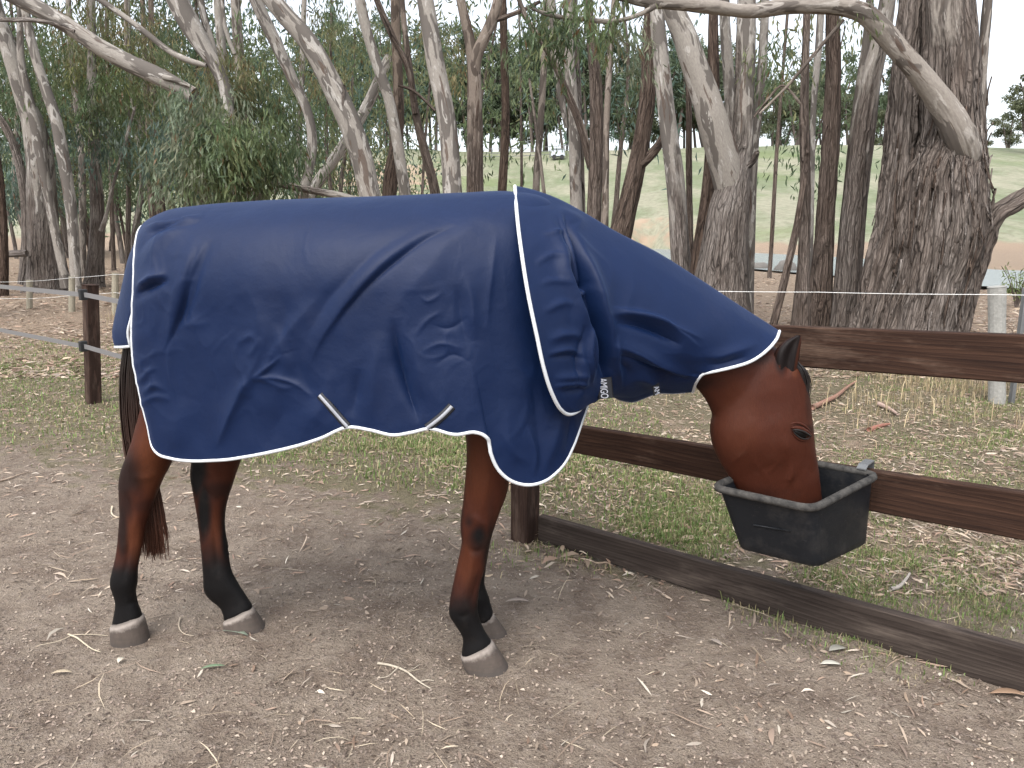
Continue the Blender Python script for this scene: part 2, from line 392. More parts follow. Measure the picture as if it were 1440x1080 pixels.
def scuffs(X, Y):      # hoof marks and scrapes pressed into the dirt
    X = np.asarray(X, float); Y = np.asarray(Y, float); h = np.zeros(X.shape)
    for x, y, a, r, d in SCUFF:
        if (x - FA[0]) * FN[0] + (y - FA[1]) * FN[1] > -.15 and x > 0: continue
        if min(np.hypot(x - g_[0], y - g_[1]) for g_ in HOOVES) < .2: continue
        m = (np.abs(X - x) < .25) & (np.abs(Y - y) < .25)
        if not m.any(): continue
        dx, dy = X[m] - x, Y[m] - y; u = (dx * math.cos(a) + dy * math.sin(a)) / r; v = (-dx * math.sin(a) + dy * math.cos(a)) / (r * .85)
        q = np.hypot(u, v); h[m] += d * (-1.0 * np.exp(-(q / .8) ** 4) + .55 * np.exp(-((q - 1.15) / .28) ** 2) * (1 + .8 * u / np.maximum(q, .3)))
    return h
HOOVES = [ground(*q) for q in ((683, 936), (188, 901), (343, 884), (696, 891))]
gx = axis([(-700, 60), (-160, 12), (-40, 2), (-12, .3), (-5, .06), (-2.6, .028), (2.6, .06), (5, .25), (12, .9), (46, 9), (164, 60), (704, 1)])
gy = axis([(-60, 6), (-6, .6), (.9, .022), (4.6, .05), (7, .1), (12, .4), (30, .8), (60, 2.5), (150, 15), (300, 60), (900, 1)])
GX, GY = np.meshgrid(gx, gy, indexing='ij')
GZ = terrain(GX, GY)
near = sstep(14, 9, np.abs(GX)) * sstep(13, 9, GY)
P2 = np.stack([GX, GY, GX * 0], -1)
GZ = GZ + near * (.016 * fbm(P2 * 1.7, 4, 1) + .014 * fbm(P2 * 6, 4, 2))
side = (np.stack([GX - FA[0], GY - FA[1]], -1) @ FN[:2])                    # >0 beyond the fence
wob = .35 * fbm(P2 * .9, 3, 9)
def bnd(X): return 3.55 + .28 * np.clip(-X, 0, 9)
beyond = np.where(GX > .06, side * 1.25 + .25, GY - bnd(GX))
grass = sstep(-.5, .9, beyond + wob) * sstep(11.5, 7.5, GY) * .62
along = np.exp(-(side / .22) ** 2) * (GX > 0) * .25; grass = np.maximum(grass, along + .2 * (along > .1))
grass = grass + .25 * sstep(14, 17, GY) * sstep(-2.5, -5, GX) * sstep(24, 18, GY) + .25 * fbm(P2 * .55, 3, 12) * (beyond > 0)
litter = np.clip(sstep(.2, 2.2, beyond) * .75, .0, 1) + .4 * sstep(6, 9, GY)
foot = 56 + 26 * sstep(25, -5, GX)
field = sstep(-2, 5, GY - foot)
psd = poly_sd(GX, GY)
orange = sstep(7, 1, psd) * (GY > 26) * sstep(.4, 1., GZ + .9) * np.where(GX < 17, .47, .40)
orange = np.maximum(orange, .62 * np.exp(-((GX + 19) / 14) ** 2 - ((GY - 112) / 20) ** 2))
GZ = GZ + scuffs(GX, GY)
GV = np.stack([GX, GY, GZ], -1).reshape(-1, 3)
gnd = mk('ground', GV, grid_faces(len(gx), len(gy)), M['ground'], attrs=dict(grass=grass.ravel(), litter=litter.ravel(), field=field.ravel(), orange=orange.ravel()))
tag(gnd, 'bare trampled dirt running into patchy grass, leaf litter and a rising pasture', kind='structure')
def hz(X, Y):
    X = np.asarray(X, float); Y = np.asarray(Y, float); Q = np.stack([X, Y, X * 0], -1)
    nr = sstep(14, 9, np.abs(X)) * sstep(13, 9, Y)
    return terrain(X, Y) + nr * (.016 * fbm(Q * 1.7, 4, 1) + .014 * fbm(Q * 6, 4, 2)) + scuffs(X, Y)

wat = mk('water', wp, [list(range(len(wp)))[::-1]], M['water']); tag(wat, 'pale reflecting water of a small farm dam', kind='structure')
# make sure the water faces up
if wat.data.polygons[0].normal.z < 0: wat.data.flip_normals()

# ------------------------------------------------------------------ horse rug
def Yc(X):  return 2.60 - .13 * (np.clip(X, -2, .15) + .08) + .0 * X
def YcN(X): return np.where(X < .15, Yc(X), 2.57 + .055 * sstep(.15, .9, X))
def unp(px, py, t, Yf=Yc):
    X = (px - 720) / F * 2.6
    for _ in range(6):
        d = ray(px, py); Y = Yf(X) - t; X = d[0] * Y / d[1]
    return CAM + d * Y / d[1]
def interp(x, tab):
    tab = np.array(tab, float); return np.stack([np.interp(x, tab[:, 0], tab[:, k]) for k in range(1, tab.shape[1])], -1)
def smooth_tab(x, tab):       # catmull through a table keyed by its first column
    tab = np.array(tab, float); k = tab[:, 0]; v = tab[:, 1:]
    m = np.gradient(v, k, axis=0); i = np.clip(np.searchsorted(k, x, 'right') - 1, 0, len(k) - 2)
    h = (k[i+1] - k[i])[:, None]; t = ((x - k[i])[:, None]) / h
    return (2*t**3-3*t**2+1)*v[i] + (t**3-2*t**2+t)*h*m[i] + (-2*t**3+3*t**2)*v[i+1] + (t**3-t**2)*h*m[i+1]

def ridge(px, P, pts, wid, amp, sharp=1.55, asym=0.0):
    """soft fold along a polyline measured in the photograph: returns a height in metres for the points px (n,2)"""
    pts = catmull(np.array(pts, float), max(8, 6 * len(pts)))
    best = np.full(len(px), 1e9); sgn = np.zeros(len(px)); tt = np.zeros(len(px))
    n = len(pts) - 1
    for i in range(n):
        a, b = pts[i], pts[i+1]; ab = b - a; L = ab @ ab + 1e-9
        t = np.clip(((px - a) @ ab) / L, 0, 1); d = px - a - t[:, None] * ab; dd = np.hypot(d[:, 0], d[:, 1])
        m = dd < best; best[m] = dd[m]; sgn[m] = np.sign(ab[0] * d[m, 1] - ab[1] * d[m, 0]); tt[m] = (i + t[m]) / n
    end = np.sin(np.pi * np.clip(tt, 0, 1)) ** 1.15
    w = wid * np.clip(1 + asym * sgn * sstep(0, 3, best), .22, 2)
    return amp * np.exp(-np.abs(best / w) ** sharp) * end

NU, NV = 430, 210
u = np.linspace(0, 1, NU); u = u + .0 * u
vh = np.linspace(0, 1, NV)
TOPU = [(0, 206, 316), (.03, 216, 308), (.07, 240, 297), (.14, 282, 290), (.25, 350, 284), (.4, 440, 280), (.6, 560, 276), (.75, 650, 272), (.86, 715, 270), (.93, 758, 276), (1, 805, 300)]
HEM = [(0, 211, 619), (.012, 214, 630), (.028, 222, 640), (.05, 240, 646), (.12, 300, 648), (.20, 350, 642), (.27, 400, 632), (.36, 450, 617), (.43, 490, 601), (.48, 520, 605), (.53, 552, 612), (.58, 580, 608), (.62, 606, 603), (.66, 640, 611), (.695, 668, 608), (.715, 681, 613), (.745, 688, 636), (.785, 701, 662), (.83, 724, 679), (.87, 750, 682), (.905, 775, 672), (.935, 796, 650), (.96, 810, 620), (.98, 818, 596), (1, 826, 572)]
REAR = [(0, 206), (.1, 197), (.2, 190), (.35, 184), (.5, 183), (.62, 186), (.75, 193), (.88, 202), (1, 211)]
WID = [(0, .225), (.04, .26), (.1, .285), (.22, .325), (.4, .355), (.55, .36), (.7, .335), (.8, .305), (.88, .26), (.94, .19), (.98, .11), (1, .06)]
tp = smooth_tab(u, TOPU); hm = smooth_tab(u, HEM); wd = smooth_tab(u, WID)[:, 0]
topP = np.array([unp(a, b, 0.0) for a, b in tp])
hemP = np.array([unp(a, b, w + .015) for (a, b), w in zip(hm, wd)])
rear = interp(vh, REAR)[:, 0]
v0 = .40; th = np.clip(vh / v0, 0, 1) * math.pi / 2
kt = np.where(vh < v0, np.sin(th) ** .92, 1 + .05 * (vh - v0)); 
drop_a = np.minimum(.30, .42 * (topP[:, 2] - hemP[:, 2]))
Zs = np.where(vh[None] < v0, topP[:, 2][:, None] - drop_a[:, None] * (1 - np.cos(th))[None],
              (topP[:, 2] - drop_a)[:, None] + ((hemP[:, 2] - topP[:, 2] + drop_a)[:, None]) * ((vh - v0) / (1 - v0))[None])
Xs = topP[:, 0][:, None] + (hemP[:, 0] - topP[:, 0])[:, None] * (vh ** 1.3)[None]
fr = np.clip(1 - u / .16, 0, 1) ** 1.6
wtop = np.maximum(wd, .16)                                    # the neck keeps the upper front edge open
wuv = wtop[:, None] + (wd - wtop)[:, None] * sstep(.3, .9, vh)[None]
Tn = wuv * kt[None]
_Y0 = Yc(Xs[0]) - Tn[0]; rearX = (rear - 720) / F * (_Y0 * CP - (Zs[0] - CAMH) * SP)
Xs = Xs + fr[:, None] * (rearX - Xs[0])[None]
# bodily shape: flank hollow, shoulder and hip fullness
S = np.stack([Xs, Yc(Xs) - Tn, Zs], -1)
def norms(G):
    du = np.gradient(G, axis=0); dv = np.gradient(G, axis=1); n = np.cross(dv, du); n /= np.linalg.norm(n, axis=-1)[..., None] + 1e-9
    return n
N = norms(S)
if N[NU // 2, NV - 20, 1] > 0: N = -N
def rug_folds(px, P):
    d = np.zeros(len(px)); wob_ = 7 * np.stack([fbm(P * 5, 3, 23), fbm(P * 5 + 9, 3, 24)], -1)
    R = lambda pts, w, a, s=1.55, asym=0: ridge(px + wob_, P, pts, w, a, min(s, 1.55), asym * 1.5)
    # long diagonal from the withers down to the stifle
    d += R([(640, 312), (590, 335), (552, 362), (512, 400), (478, 442), (448, 486), (428, 525)], 15, .020, 2, .45)
    d += R([(600, 315), (545, 345), (500, 383), (462, 425), (436, 470), (418, 510)], 11, -.013)
    d += R([(700, 300), (640, 335), (600, 380), (560, 430), (540, 470)], 22, .012)
    # hip to hem pull
    d += R([(375, 440), (372, 480), (350, 525), (330, 560), (312, 600), (298, 635)], 13, .016)
    d += R([(395, 400), (400, 450), (385, 500), (372, 530)], 14, -.012)
    d += R([(345, 395), (362, 440), (364, 490)], 10, .008)
    d += R([(452, 415), (425, 445), (402, 475), (390, 500), (412, 520)], 13, .012)
    d += R([(412, 480), (425, 530), (450, 570), (470, 592)], 16, -.012)
    d += R([(385, 455), (400, 500), (415, 530)], 10, .010)
    for a in ([(345, 533), (362, 528), (400, 545), (425, 540)], [(352, 530), (340, 545), (352, 560)], [(365, 530), (380, 505), (392, 480)], [(330, 480), (352, 470), (362, 482)], [(345, 500), (358, 488), (368, 472)]):
        d += R(a, 5, .006)
    # rump folds
    d += R([(290, 340), (274, 372), (262, 405), (250, 440), (236, 478), (226, 500)], 9, .018, 2, .5)
    d += R([(302, 330), (284, 372), (272, 410), (258, 450), (244, 478)], 8, -.016)
    d += R([(184, 410), (205, 398), (222, 390), (240, 384)], 8, .011, 2, -.4)
    d += R([(180, 424), (205, 411), (225, 400), (246, 395)], 6, -.010)
    d += R([(196, 382), (215, 355), (240, 330), (270, 312), (300, 302)], 9, .013)
    d += R([(192, 365), (208, 340), (235, 318), (262, 305)], 6, -.010)
    d += R([(206, 326), (228, 318), (255, 312), (285, 300)], 6, .020, 2, .4)
    d += R([(208, 336), (232, 326), (262, 318), (285, 310)], 5, -.016)
    for a in ([(186, 545), (205, 525), (222, 518)], [(196, 560), (212, 545), (230, 555)], [(190, 575), (215, 562), (236, 568)], [(204, 520), (212, 540), (204, 560)]):
        d += R(a, 5, .008)
    d += R([(236, 470), (262, 455), (300, 450)], 8, .006)
    # lower hem flutes
    d += R([(262, 560), (250, 600), (246, 642)], 20, .010); d += R([(410, 560), (385, 600), (375, 638)], 18, -.010)
    d += R([(470, 520), (455, 560), (435, 612)], 13, .008)
    # shoulder / girth hollow and drapes
    d += R([(556, 448), (556, 490), (566, 530), (582, 570), (594, 598)], 13, -.026, 2, -.3)
    d += R([(580, 460), (586, 500), (598, 545), (612, 580)], 16, .014)
    d += R([(535, 470), (528, 520), (524, 560), (520, 600)], 15, .014)
    d += R([(508, 520), (500, 560), (494, 590)], 9, -.014)
    d += R([(650, 385), (664, 420), (668, 455), (672, 480)], 8, .012); d += R([(640, 400), (648, 430), (656, 470), (660, 500)], 8, -.010)
    for a, w, h in (([(588, 412), (602, 424), (626, 408)], 3.6, .005), ([(582, 476), (600, 452), (624, 436)], 3.6, .006), ([(590, 498), (622, 484), (660, 494)], 4, .006), ([(606, 456), (634, 462), (664, 446)], 4, -.006), ([(612, 515), (640, 500), (668, 512)], 4, -.005)):
        d += R(a, w, h, 1.2)
    d += R([(674, 480), (668, 540), (672, 600)], 14, .006)
    # chest drop
    d += R([(745, 540), (752, 590), (758, 640), (756, 676)], 10, -.010); d += R([(715, 560), (712, 610), (722, 660)], 14, .010)
    d += R([(786, 585), (780, 620), (770, 650), (762, 676)], 10, .012); d += R([(800, 580), (800, 615), (792, 645)], 6, -.008)
    d += R([(700, 600), (720, 640), (745, 655)], 6, .006)
    d *= .78
    for a, w, h in (([(640, 318), (592, 340), (550, 372), (505, 415), (470, 462)], 5, -.010), ([(282, 344), (266, 392), (254, 440), (236, 488)], 4.5, -.012), ([(352, 530), (336, 560), (318, 600), (304, 632)], 6, .009),
                    ([(398, 500), (372, 520), (354, 532)], 4, .008), ([(440, 560), (412, 538), (380, 530), (350, 534)], 4, .007), ([(556, 455), (562, 510), (576, 560), (590, 596)], 5, -.012), ([(240, 470), (238, 520), (246, 570)], 5, .005),
                    ([(190, 405), (214, 392), (238, 386)], 4, .010), ([(190, 414), (214, 402), (240, 393)], 3.5, -.014), ([(208, 330), (235, 320), (268, 310)], 3.5, -.012), ([(700, 330), (690, 400), (684, 470)], 8, .006), ([(740, 600), (752, 640), (748, 672)], 6, .008)):
        d += ridge(px + .5 * wob_, P, a, w * .8, h * 1.2, 1.15)
    # soft sag plus sharp little creases, gathered where the cloth is pulled
    q = P + .10 * np.stack([noise3(P * 4, 25), noise3(P * 4, 26), noise3(P * 4, 27)], -1)
    cr = np.clip(.22 - np.abs(fbm(q * np.array([5.5, 5.5, 3.2]), 2, 28)), 0, 1) + .5 * np.clip(.2 - np.abs(fbm(q * np.array([11, 11, 9.]), 2, 29)), 0, 1)
    def zone_(x, y, rx, ry): return np.exp(-((px[:, 0] - x) / rx) ** 2 - ((px[:, 1] - y) / ry) ** 2)
    zn = .10 + 0.55 * zone_(618, 455, 52, 65) + .8 * zone_(365, 520, 60, 60) + .7 * zone_(212, 540, 30, 70) + .5 * zone_(235, 400, 50, 70) + .5 * zone_(470, 585, 50, 40) + .5 * zone_(610, 585, 45, 40) + .4 * zone_(760, 560, 40, 60)
    d += .030 * cr * np.clip(zn, 0, 1.3) + .013 * fbm(P * 2.4, 3, 21) + .003 * fbm(P * 8, 3, 22)
    return d
d0 = rug_folds(proj(S.reshape(-1, 3)), S.reshape(-1, 3)).reshape(NU, NV) * np.clip(vh / .12, 0, 1)[None]
SN = S + N * d0[..., None]
NF = N.copy(); NF[..., 1] *= -1
Sf = S.copy(); Sf[..., 1] = Yc(S[..., 0]) + Tn
Pf = Sf.reshape(-1, 3); df = (.016 * fbm(Pf * 2.2, 3, 31)).reshape(NU, NV) * np.clip(vh / .12, 0, 1)[None]
SF = Sf + NF * df[..., None]
rug = empty('horse_rug', (-.5, 2.6, 1.6)); tag(rug, 'navy blue waterproof rug with white binding covering the horse from neck to tail', 'horse rug')
allrug = np.concatenate([SF[:, :0:-1], SN], 1)
rb = mk('body_panel', allrug.reshape(-1, 3), grid_faces(NU, 2 * NV - 1), M['fabric']); adopt(rb, rug)
def thick(o, t=.004):
    m = o.modifiers.new('thick', 'SOLIDIFY'); m.thickness = t; m.offset = 0; return o
thick(rb)

def nearest(surf, nrm, px, py):
    pp = proj(surf.reshape(-1, 3)); k = np.argmin((pp[:, 0] - px) ** 2 + (pp[:, 1] - py) ** 2)
    return surf.reshape(-1, 3)[k], nrm.reshape(-1, 3)[k]
def band(name, C, Nn, w, mat, parent, th=.005, lift=.003):
    C = np.asarray(C); Nn = np.asarray(Nn); T = np.gradient(C, axis=0); T /= np.linalg.norm(T, axis=1)[:, None] + 1e-9
    B = np.cross(T, Nn); B /= np.linalg.norm(B, axis=1)[:, None] + 1e-9
    a = C + Nn * lift; ring = np.stack([a - B * w / 2, a - B * w / 2 * .8 + Nn * th, a + B * w / 2 * .8 + Nn * th, a + B * w / 2], 1)
    o = mk(name, ring.reshape(-1, 3), grid_faces(len(C), 4, False, True), mat); adopt(o, parent); return o
def edging(name, C, r, parent, mat=None):
    o = MB().tube(C, r, 8).build(name, mat or M['white'], None, True); adopt(o, parent); return o
edging('binding', SN[:, -1], .0058, rug); edging('binding', SN[0, 12:], .0058, rug)
edging('binding', SF[:, -1], .0058, rug); edging('binding', SF[0, 12:], .0058, rug)
NS = norms(SN)
if NS[NU // 2, NV - 20, 1] > 0: NS = -NS
# belly straps with reflective tape
for pts in ([(450, 556), (462, 569), (476, 585), (489, 599)], [(635, 571), (625, 582), (614, 592), (601, 602)]):
    pts = catmull(np.array(pts, float), 12); q = [nearest(SN, NS, *p) for p in pts]
    C = np.array([a for a, b in q]); Nn = np.array([b for a, b in q])
    C = catmull(C[[0, 4, 8, 11]], 12); Nn[:] = Nn.mean(0) / np.linalg.norm(Nn.mean(0))
    st = band('strap', C, Nn, .026, M['black'], rug, .003, .003); band('reflective_strip', C + Nn * .0035, Nn, .0105, M['silver'], st, .002)
# cross straps under the belly
for a, b in (((489, 599), (560, 612)), ((601, 602), (540, 611))):
    p0 = nearest(SN, NS, *a)[0]; p1 = nearest(SF, NF, *proj(SF[NU // 2, -1]))[0]
    C = catmull(np.array([p0 + [0, .07, .03], [p0[0] * .6 + p1[0] * .4, 2.6, .885], p1]), 14)
    band('strap', C, np.tile([0, 0, -1.0], (14, 1)), .035, M['black'], rug)

# tail flap
rows = []
for py, pxl in ((322, 207), (340, 196), (362, 186), (395, 177), (425, 171), (450, 167), (468, 165), (486, 169)):
    p = unp(pxl, py, 0.0)
    rows.append(p)
rows = catmull(np.array(rows), 26); tt = np.linspace(-1, 1, 25)
fl = np.empty((26, 25, 3))
for i, p in enumerate(rows):
    k = i / 25; hw = .20 - .06 * k
    fl[i, :, 0] = p[0] + (.19 - .085 * k) * np.abs(tt) ** 2.0 + .006 * np.sin(tt * 7 + i * .3) * k
    fl[i, :, 1] = Yc(p[0]) + tt * hw; fl[i, :, 2] = p[2] + .018 * k * np.abs(tt) ** 2
tf = mk('tail_flap', fl.reshape(-1, 3), grid_faces(26, 25), M['fabric']); adopt(tf, rug); thick(tf)
edge_c = np.concatenate([fl[6:, 0], fl[-1, 1:], fl[-2:5:-1, -1]])
e = edging('binding', edge_c, .0055, tf)

# neck cover
KU, KV = 240, 150
k_ = np.linspace(0, 1, KU); vv = np.linspace(0, 1, KV)
NT_ = [(0, 725, 262), (.06, 748, 267), (.14, 782, 279), (.24, 822, 300), (.34, 864, 325), (.48, 925, 356), (.62, 982, 392), (.76, 1035, 427), (.9, 1074, 452), (1, 1096, 466)]
NB_ = [(0, 836, 560), (.15, 848, 559), (.3, 862, 558), (.42, 875, 563), (.52, 890, 565), (.62, 905, 560), (.72, 925, 553), (.82, 945, 553), (.92, 962, 552), (1, 974, 551)]
C0 = [(0, 725, 262), (.1, 727, 292), (.25, 733, 345), (.4, 744, 415), (.52, 756, 472), (.62, 765, 515), (.72, 777, 553), (.80, 789, 575), (.86, 800, 582), (.92, 815, 576), (.96, 826, 566), (1, 836, 560)]
C1 = [(0, 1096, 466), (.12, 1091, 478), (.25, 1078, 493), (.4, 1056, 508), (.55, 1028, 517), (.7, 1000, 523), (.8, 987, 527), (.9, 979, 538), (1, 974, 551)]
T0 = [(0, 0), (.08, .14), (.2, .26), (.35, .345), (.55, .375), (.7, .35), (.82, .295), (.9, .24), (1, .14)]
T1 = [(0, 0), (.1, .05), (.25, .095), (.5, .13), (.75, .125), (.9, .09), (1, .0)]
tpx = smooth_tab(k_, NT_); bpx = smooth_tab(k_, NB_); c0 = smooth_tab(vv, C0); c1 = smooth_tab(vv, C1); t0 = smooth_tab(vv, T0)[:, 0]; t1 = smooth_tab(vv, T1)[:, 0]
lin = lambda a, b: a[None] + (b - a)[None] * vv[:, None]
off0 = c0 - lin(tpx[0], bpx[0]); off1 = c1 - lin(tpx[-1], bpx[-1])
wk = (1 - k_) ** 2.2; wk1 = k_ ** 2.0
HP = np.empty((KU, KV, 3)); HT = np.empty((KU, KV))
midt = smooth_tab(k_, [(0, 1), (.15, .80), (.3, .62), (.5, .50), (.7, .43), (.85, .38), (1, .35)])[:, 0]
for i in range(KU):
    pxy = lin(tpx[i], bpx[i]) + off0 * wk[i] + off1 * wk1[i]
    s = k_[i]; prof = np.sin(np.pi * np.clip(vv, 0, 1)) ** .72
    b = sstep(.0, .55, s); t = (1 - b) * t0 * midt[i] / midt[0] + b * (prof * .375 * midt[i] * (1 - sstep(.7, 1, s)) + t1 * sstep(.7, 1, s))
    HT[i] = t
    for j in range(KV):
        HP[i, j] = unp(pxy[j, 0], pxy[j, 1], t[j], lambda X: float(YcN(np.array(X))))
HN = norms(HP)
if HN[20, KV // 2, 1] > 0: HN = -HN
def neck_folds(px, P):
    d = np.zeros(len(px)); wob_ = 5 * np.stack([fbm(P * 6, 3, 43), fbm(P * 6 + 9, 3, 44)], -1)
    R = lambda pts, w, a, s=1.55, asym=0: ridge(px + wob_, P, pts, w, a, min(s, 1.55), asym * 1.5)
    d += R([(784, 300), (792, 335), (806, 375), (820, 410), (832, 445), (844, 480), (850, 520), (848, 552)], 10, -.034, 2, -.2)
    d += R([(772, 300), (785, 340), (798, 385), (815, 425), (832, 470), (838, 520)], 9, .020)
    d += R([(803, 318), (815, 350), (832, 385), (846, 430), (858, 470), (862, 520)], 10, .026)
    d += R([(812, 405), (822, 412), (834, 402)], 6, .018); d += R([(816, 395), (822, 402), (830, 392)], 5, -.014)
    d += R([(780, 292), (800, 300), (818, 312), (808, 325)], 7, .012); d += R([(790, 345), (796, 360), (800, 380)], 5, .010)
    d += R([(828, 420), (840, 460), (846, 500), (838, 545)], 6, -.018)
    d += R([(832, 430), (836, 480), (832, 540)], 5, .010)
    d += R([(852, 432), (885, 438), (920, 450), (955, 470), (985, 490)], 9, .014, 2, .4); d += R([(855, 448), (890, 452), (925, 466), (960, 488)], 8, -.012)
    d += R([(865, 480), (895, 490), (925, 505), (955, 520), (975, 530)], 9, .012); d += R([(862, 500), (880, 520), (885, 545)], 8, -.012)
    d += R([(905, 520), (915, 540), (925, 552)], 8, .009); d += R([(880, 545), (900, 535), (935, 540)], 7, .008)
    d += R([(985, 500), (1010, 498), (1040, 490), (1065, 480)], 8, .009); d += R([(990, 512), (1020, 508), (1050, 498)], 5, -.007)
    d += R([(760, 440), (790, 428), (812, 432)], 5, .006); d += R([(770, 480), (800, 470), (822, 476)], 6, .008); d += R([(776, 535), (805, 530), (828, 528)], 6, .009)
    d += R([(782, 555), (808, 548), (830, 545)], 5, -.007); d += R([(756, 400), (780, 396), (806, 400)], 4, .005); d += R([(770, 505), (795, 500), (825, 505)], 4, -.006)
    d += R([(812, 480), (818, 520), (815, 565)], 6, .010)
    q = P + .08 * np.stack([noise3(P * 5, 45), noise3(P * 5, 46), noise3(P * 5, 47)], -1)
    cr = np.clip(.22 - np.abs(fbm(q * np.array([7, 7, 4.]), 2, 48)), 0, 1)
    for a, w, h in (([(786, 298), (798, 340), (813, 380), (828, 415)], 5, .020), ([(792, 300), (806, 345), (824, 390), (836, 430), (848, 478)], 4.5, -.028),
                    ([(845, 470), (850, 505), (852, 545)], 5, -.020), ([(858, 484), (890, 494), (930, 512), (985, 532)], 4.5, .011), ([(858, 494), (890, 505), (930, 522), (975, 538)], 5, -.010),
                    ([(856, 442), (880, 440), (910, 446), (950, 462), (990, 478)], 5, .012), ([(860, 455), (890, 458), (925, 470), (960, 486)], 6, -.012), ([(868, 470), (868, 510), (876, 548)], 6, .012),
                    ([(833, 455), (826, 500), (832, 545)], 4, .014), ([(822, 455), (812, 500), (810, 560)], 5, -.012), ([(760, 330), (780, 330), (800, 322)], 4, .006), ([(752, 372), (775, 360), (795, 365)], 4, .006), ([(768, 500), (800, 492), (818, 500)], 4, .008), ([(774, 546), (806, 540), (830, 542)], 4, .008)):
        d += ridge(px + .5 * wob_, P, a, w * .8, h * 1.2, 1.15)
    d *= 1.3
    zn = .15 + np.exp(-((px[:, 0] - 820) / 45) ** 2 - ((px[:, 1] - 470) / 110) ** 2) + .5 * np.exp(-((px[:, 0] - 930) / 60) ** 2 - ((px[:, 1] - 525) / 40) ** 2)
    d += .032 * cr * np.clip(zn, 0, 1) + .006 * fbm(P * 4, 3, 41)
    return d
hd = neck_folds(proj(HP.reshape(-1, 3)), HP.reshape(-1, 3)).reshape(KU, KV) * np.clip(vv / .1, 0, 1)[None] * np.clip((1 - vv) / .04, 0, 1)[None]
hd[:] *= np.clip(k_ / .04, .25, 1)[:, None]
HS = HP + HN * hd[..., None]
HF = HP.copy(); HF[..., 1] = YcN(HP[..., 0]) + HT
hood = np.concatenate([HF[:, :0:-1], HS], 1)
hc = mk('neck_cover', hood.reshape(-1, 3), grid_faces(KU, 2 * KV - 1), M['fabric']); adopt(hc, rug); thick(hc)
hN = norms(HS)
if hN[20, KV // 2, 1] > 0: hN = -hN
edging('binding', np.concatenate([HF[0, :0:-1], HS[0]]) + np.array([-.002, -.004, 0]), .0058, hc)
edging('binding', np.concatenate([HF[-1, :0:-1], HS[-1]]), .0058, hc)
edging('binding', HS[:int(KU * .93), -1], .0035, hc, M['silver'])
# closing tabs with lettering
def text_mesh(s, size, ext=.0006):
    cu = bpy.data.curves.new('lettering', 'FONT'); cu.body = s; cu.size = size; cu.extrude = ext; cu.shear = .1; cu.align_y = 'CENTER'; cu.space_character = .95
    o = bpy.data.objects.new('lettering', cu); COL.objects.link(o); dg = bpy.context.evaluated_depsgraph_get()
    me = bpy.data.meshes.new_from_object(o.evaluated_get(dg)); bpy.data.objects.remove(o); me.materials.append(M['letter']); return me
for (a, b, w, txt, adv) in (((849, 531), (852, 560), .050, 'AMIGO', ((847, 531), (853, 559))), ((922, 541), (924, 554), .036, 'AM', ((921, 542.5), (923, 554)))):
    pa, na = nearest(HS, hN, *a); n = na.copy(); n[1] = min(n[1], -.6); n /= np.linalg.norm(n)
    Y0 = pa[1] - .016
    A3 = aty(*a, Y0); B3 = aty(*b, Y0 + .004)
    T = B3 - A3; L = np.linalg.norm(T); T /= L; n = n - T * (n @ T); n /= np.linalg.norm(n); Bv = np.cross(T, n)
    s = np.linspace(0, 1, 10); C = A3 + T * L * s[:, None]; Nn = np.tile(n, (len(C), 1))
    tb = band('tab', C, Nn, w, M['black'], hc, .003, 0)
    me = text_mesh(txt, .034)
    lo = bpy.data.objects.new('lettering', me); COL.objects.link(lo)
    xs = [v.co.x for v in me.vertices]; tw = max(xs) - min(xs); x0 = min(xs)
    p0 = aty(*adv[0], Y0); p1 = aty(*adv[1], Y0 + .004); wantw = np.linalg.norm(p1 - p0); sc = wantw / tw
    up = Bv if Bv[0] > 0 else -Bv
    z = np.cross(T, up); z = z if z @ n > 0 else -z
    # letters run down the tab with their tops to the right
    Mx = Matrix(((T[0] * sc, up[0], z[0], 0), (T[1] * sc, up[1], z[1], 0), (T[2] * sc, up[2], z[2], 0), (0, 0, 0, 1)))
    org = p0 + n * .0045 - T * x0 * sc; Mx.translation = Vector(org)
    me.transform(Mx)
    if np.dot(np.cross(T, up), n) < 0: me.flip_normals()
    adopt(lo, tb)

# ------------------------------------------------------------------ the horse
horse = empty('horse', (-.6, 2.65, 0)); tag(horse, 'bay horse with black lower legs standing in the dirt, nose down in the feed tub', 'horse')
def loft(secs, nring=28, sub=5, ex=2.0):
    """secs: rows of centre(3), half-vector a(3), half-vector b(3)"""
    A = np.array(secs, float).reshape(len(secs), 9); n = (len(A) - 1) * sub + 1
    # parameterise by index so that sections stay aligned
    idx = np.arange(len(A), dtype=float); x = np.linspace(0, len(A) - 1, n)
    D = smooth_tab(x, np.concatenate([idx[:, None], A], 1))
    ang = np.arange(nring) / nring * 2 * math.pi; ca, sa = np.cos(ang), np.sin(ang)
    ca = np.sign(ca) * np.abs(ca) ** (2 / ex); sa = np.sign(sa) * np.abs(sa) ** (2 / ex)
    V = D[:, None, :3] + ca[None, :, None] * D[:, None, 3:6] + sa[None, :, None] * D[:, None, 6:9]
    V = V.reshape(-1, 3); Fc = [list(f) for f in grid_faces(n, nring, False, True)]
    Fc.append(list(range(nring))); Fc.append([(n - 1) * nring + i for i in range(nring)][::-1])
    return V, Fc
body = MB()
def pxsec(p1, p2, Y, b, Y2=None):
    """section between two outline points measured in the photograph; b is the half width across the horse"""
    a1 = aty(*p1, Y); a2 = aty(*p2, Y if Y2 is None else Y2); c = (a1 + a2) / 2
    return [*c, *((a2 - a1) / 2), 0, -b, 0]
def ell(c, a, b):            # torso section in the YZ plane
    return [c[0], c[1], c[2], 0, 0, a, 0, -b, 0]
tor = []
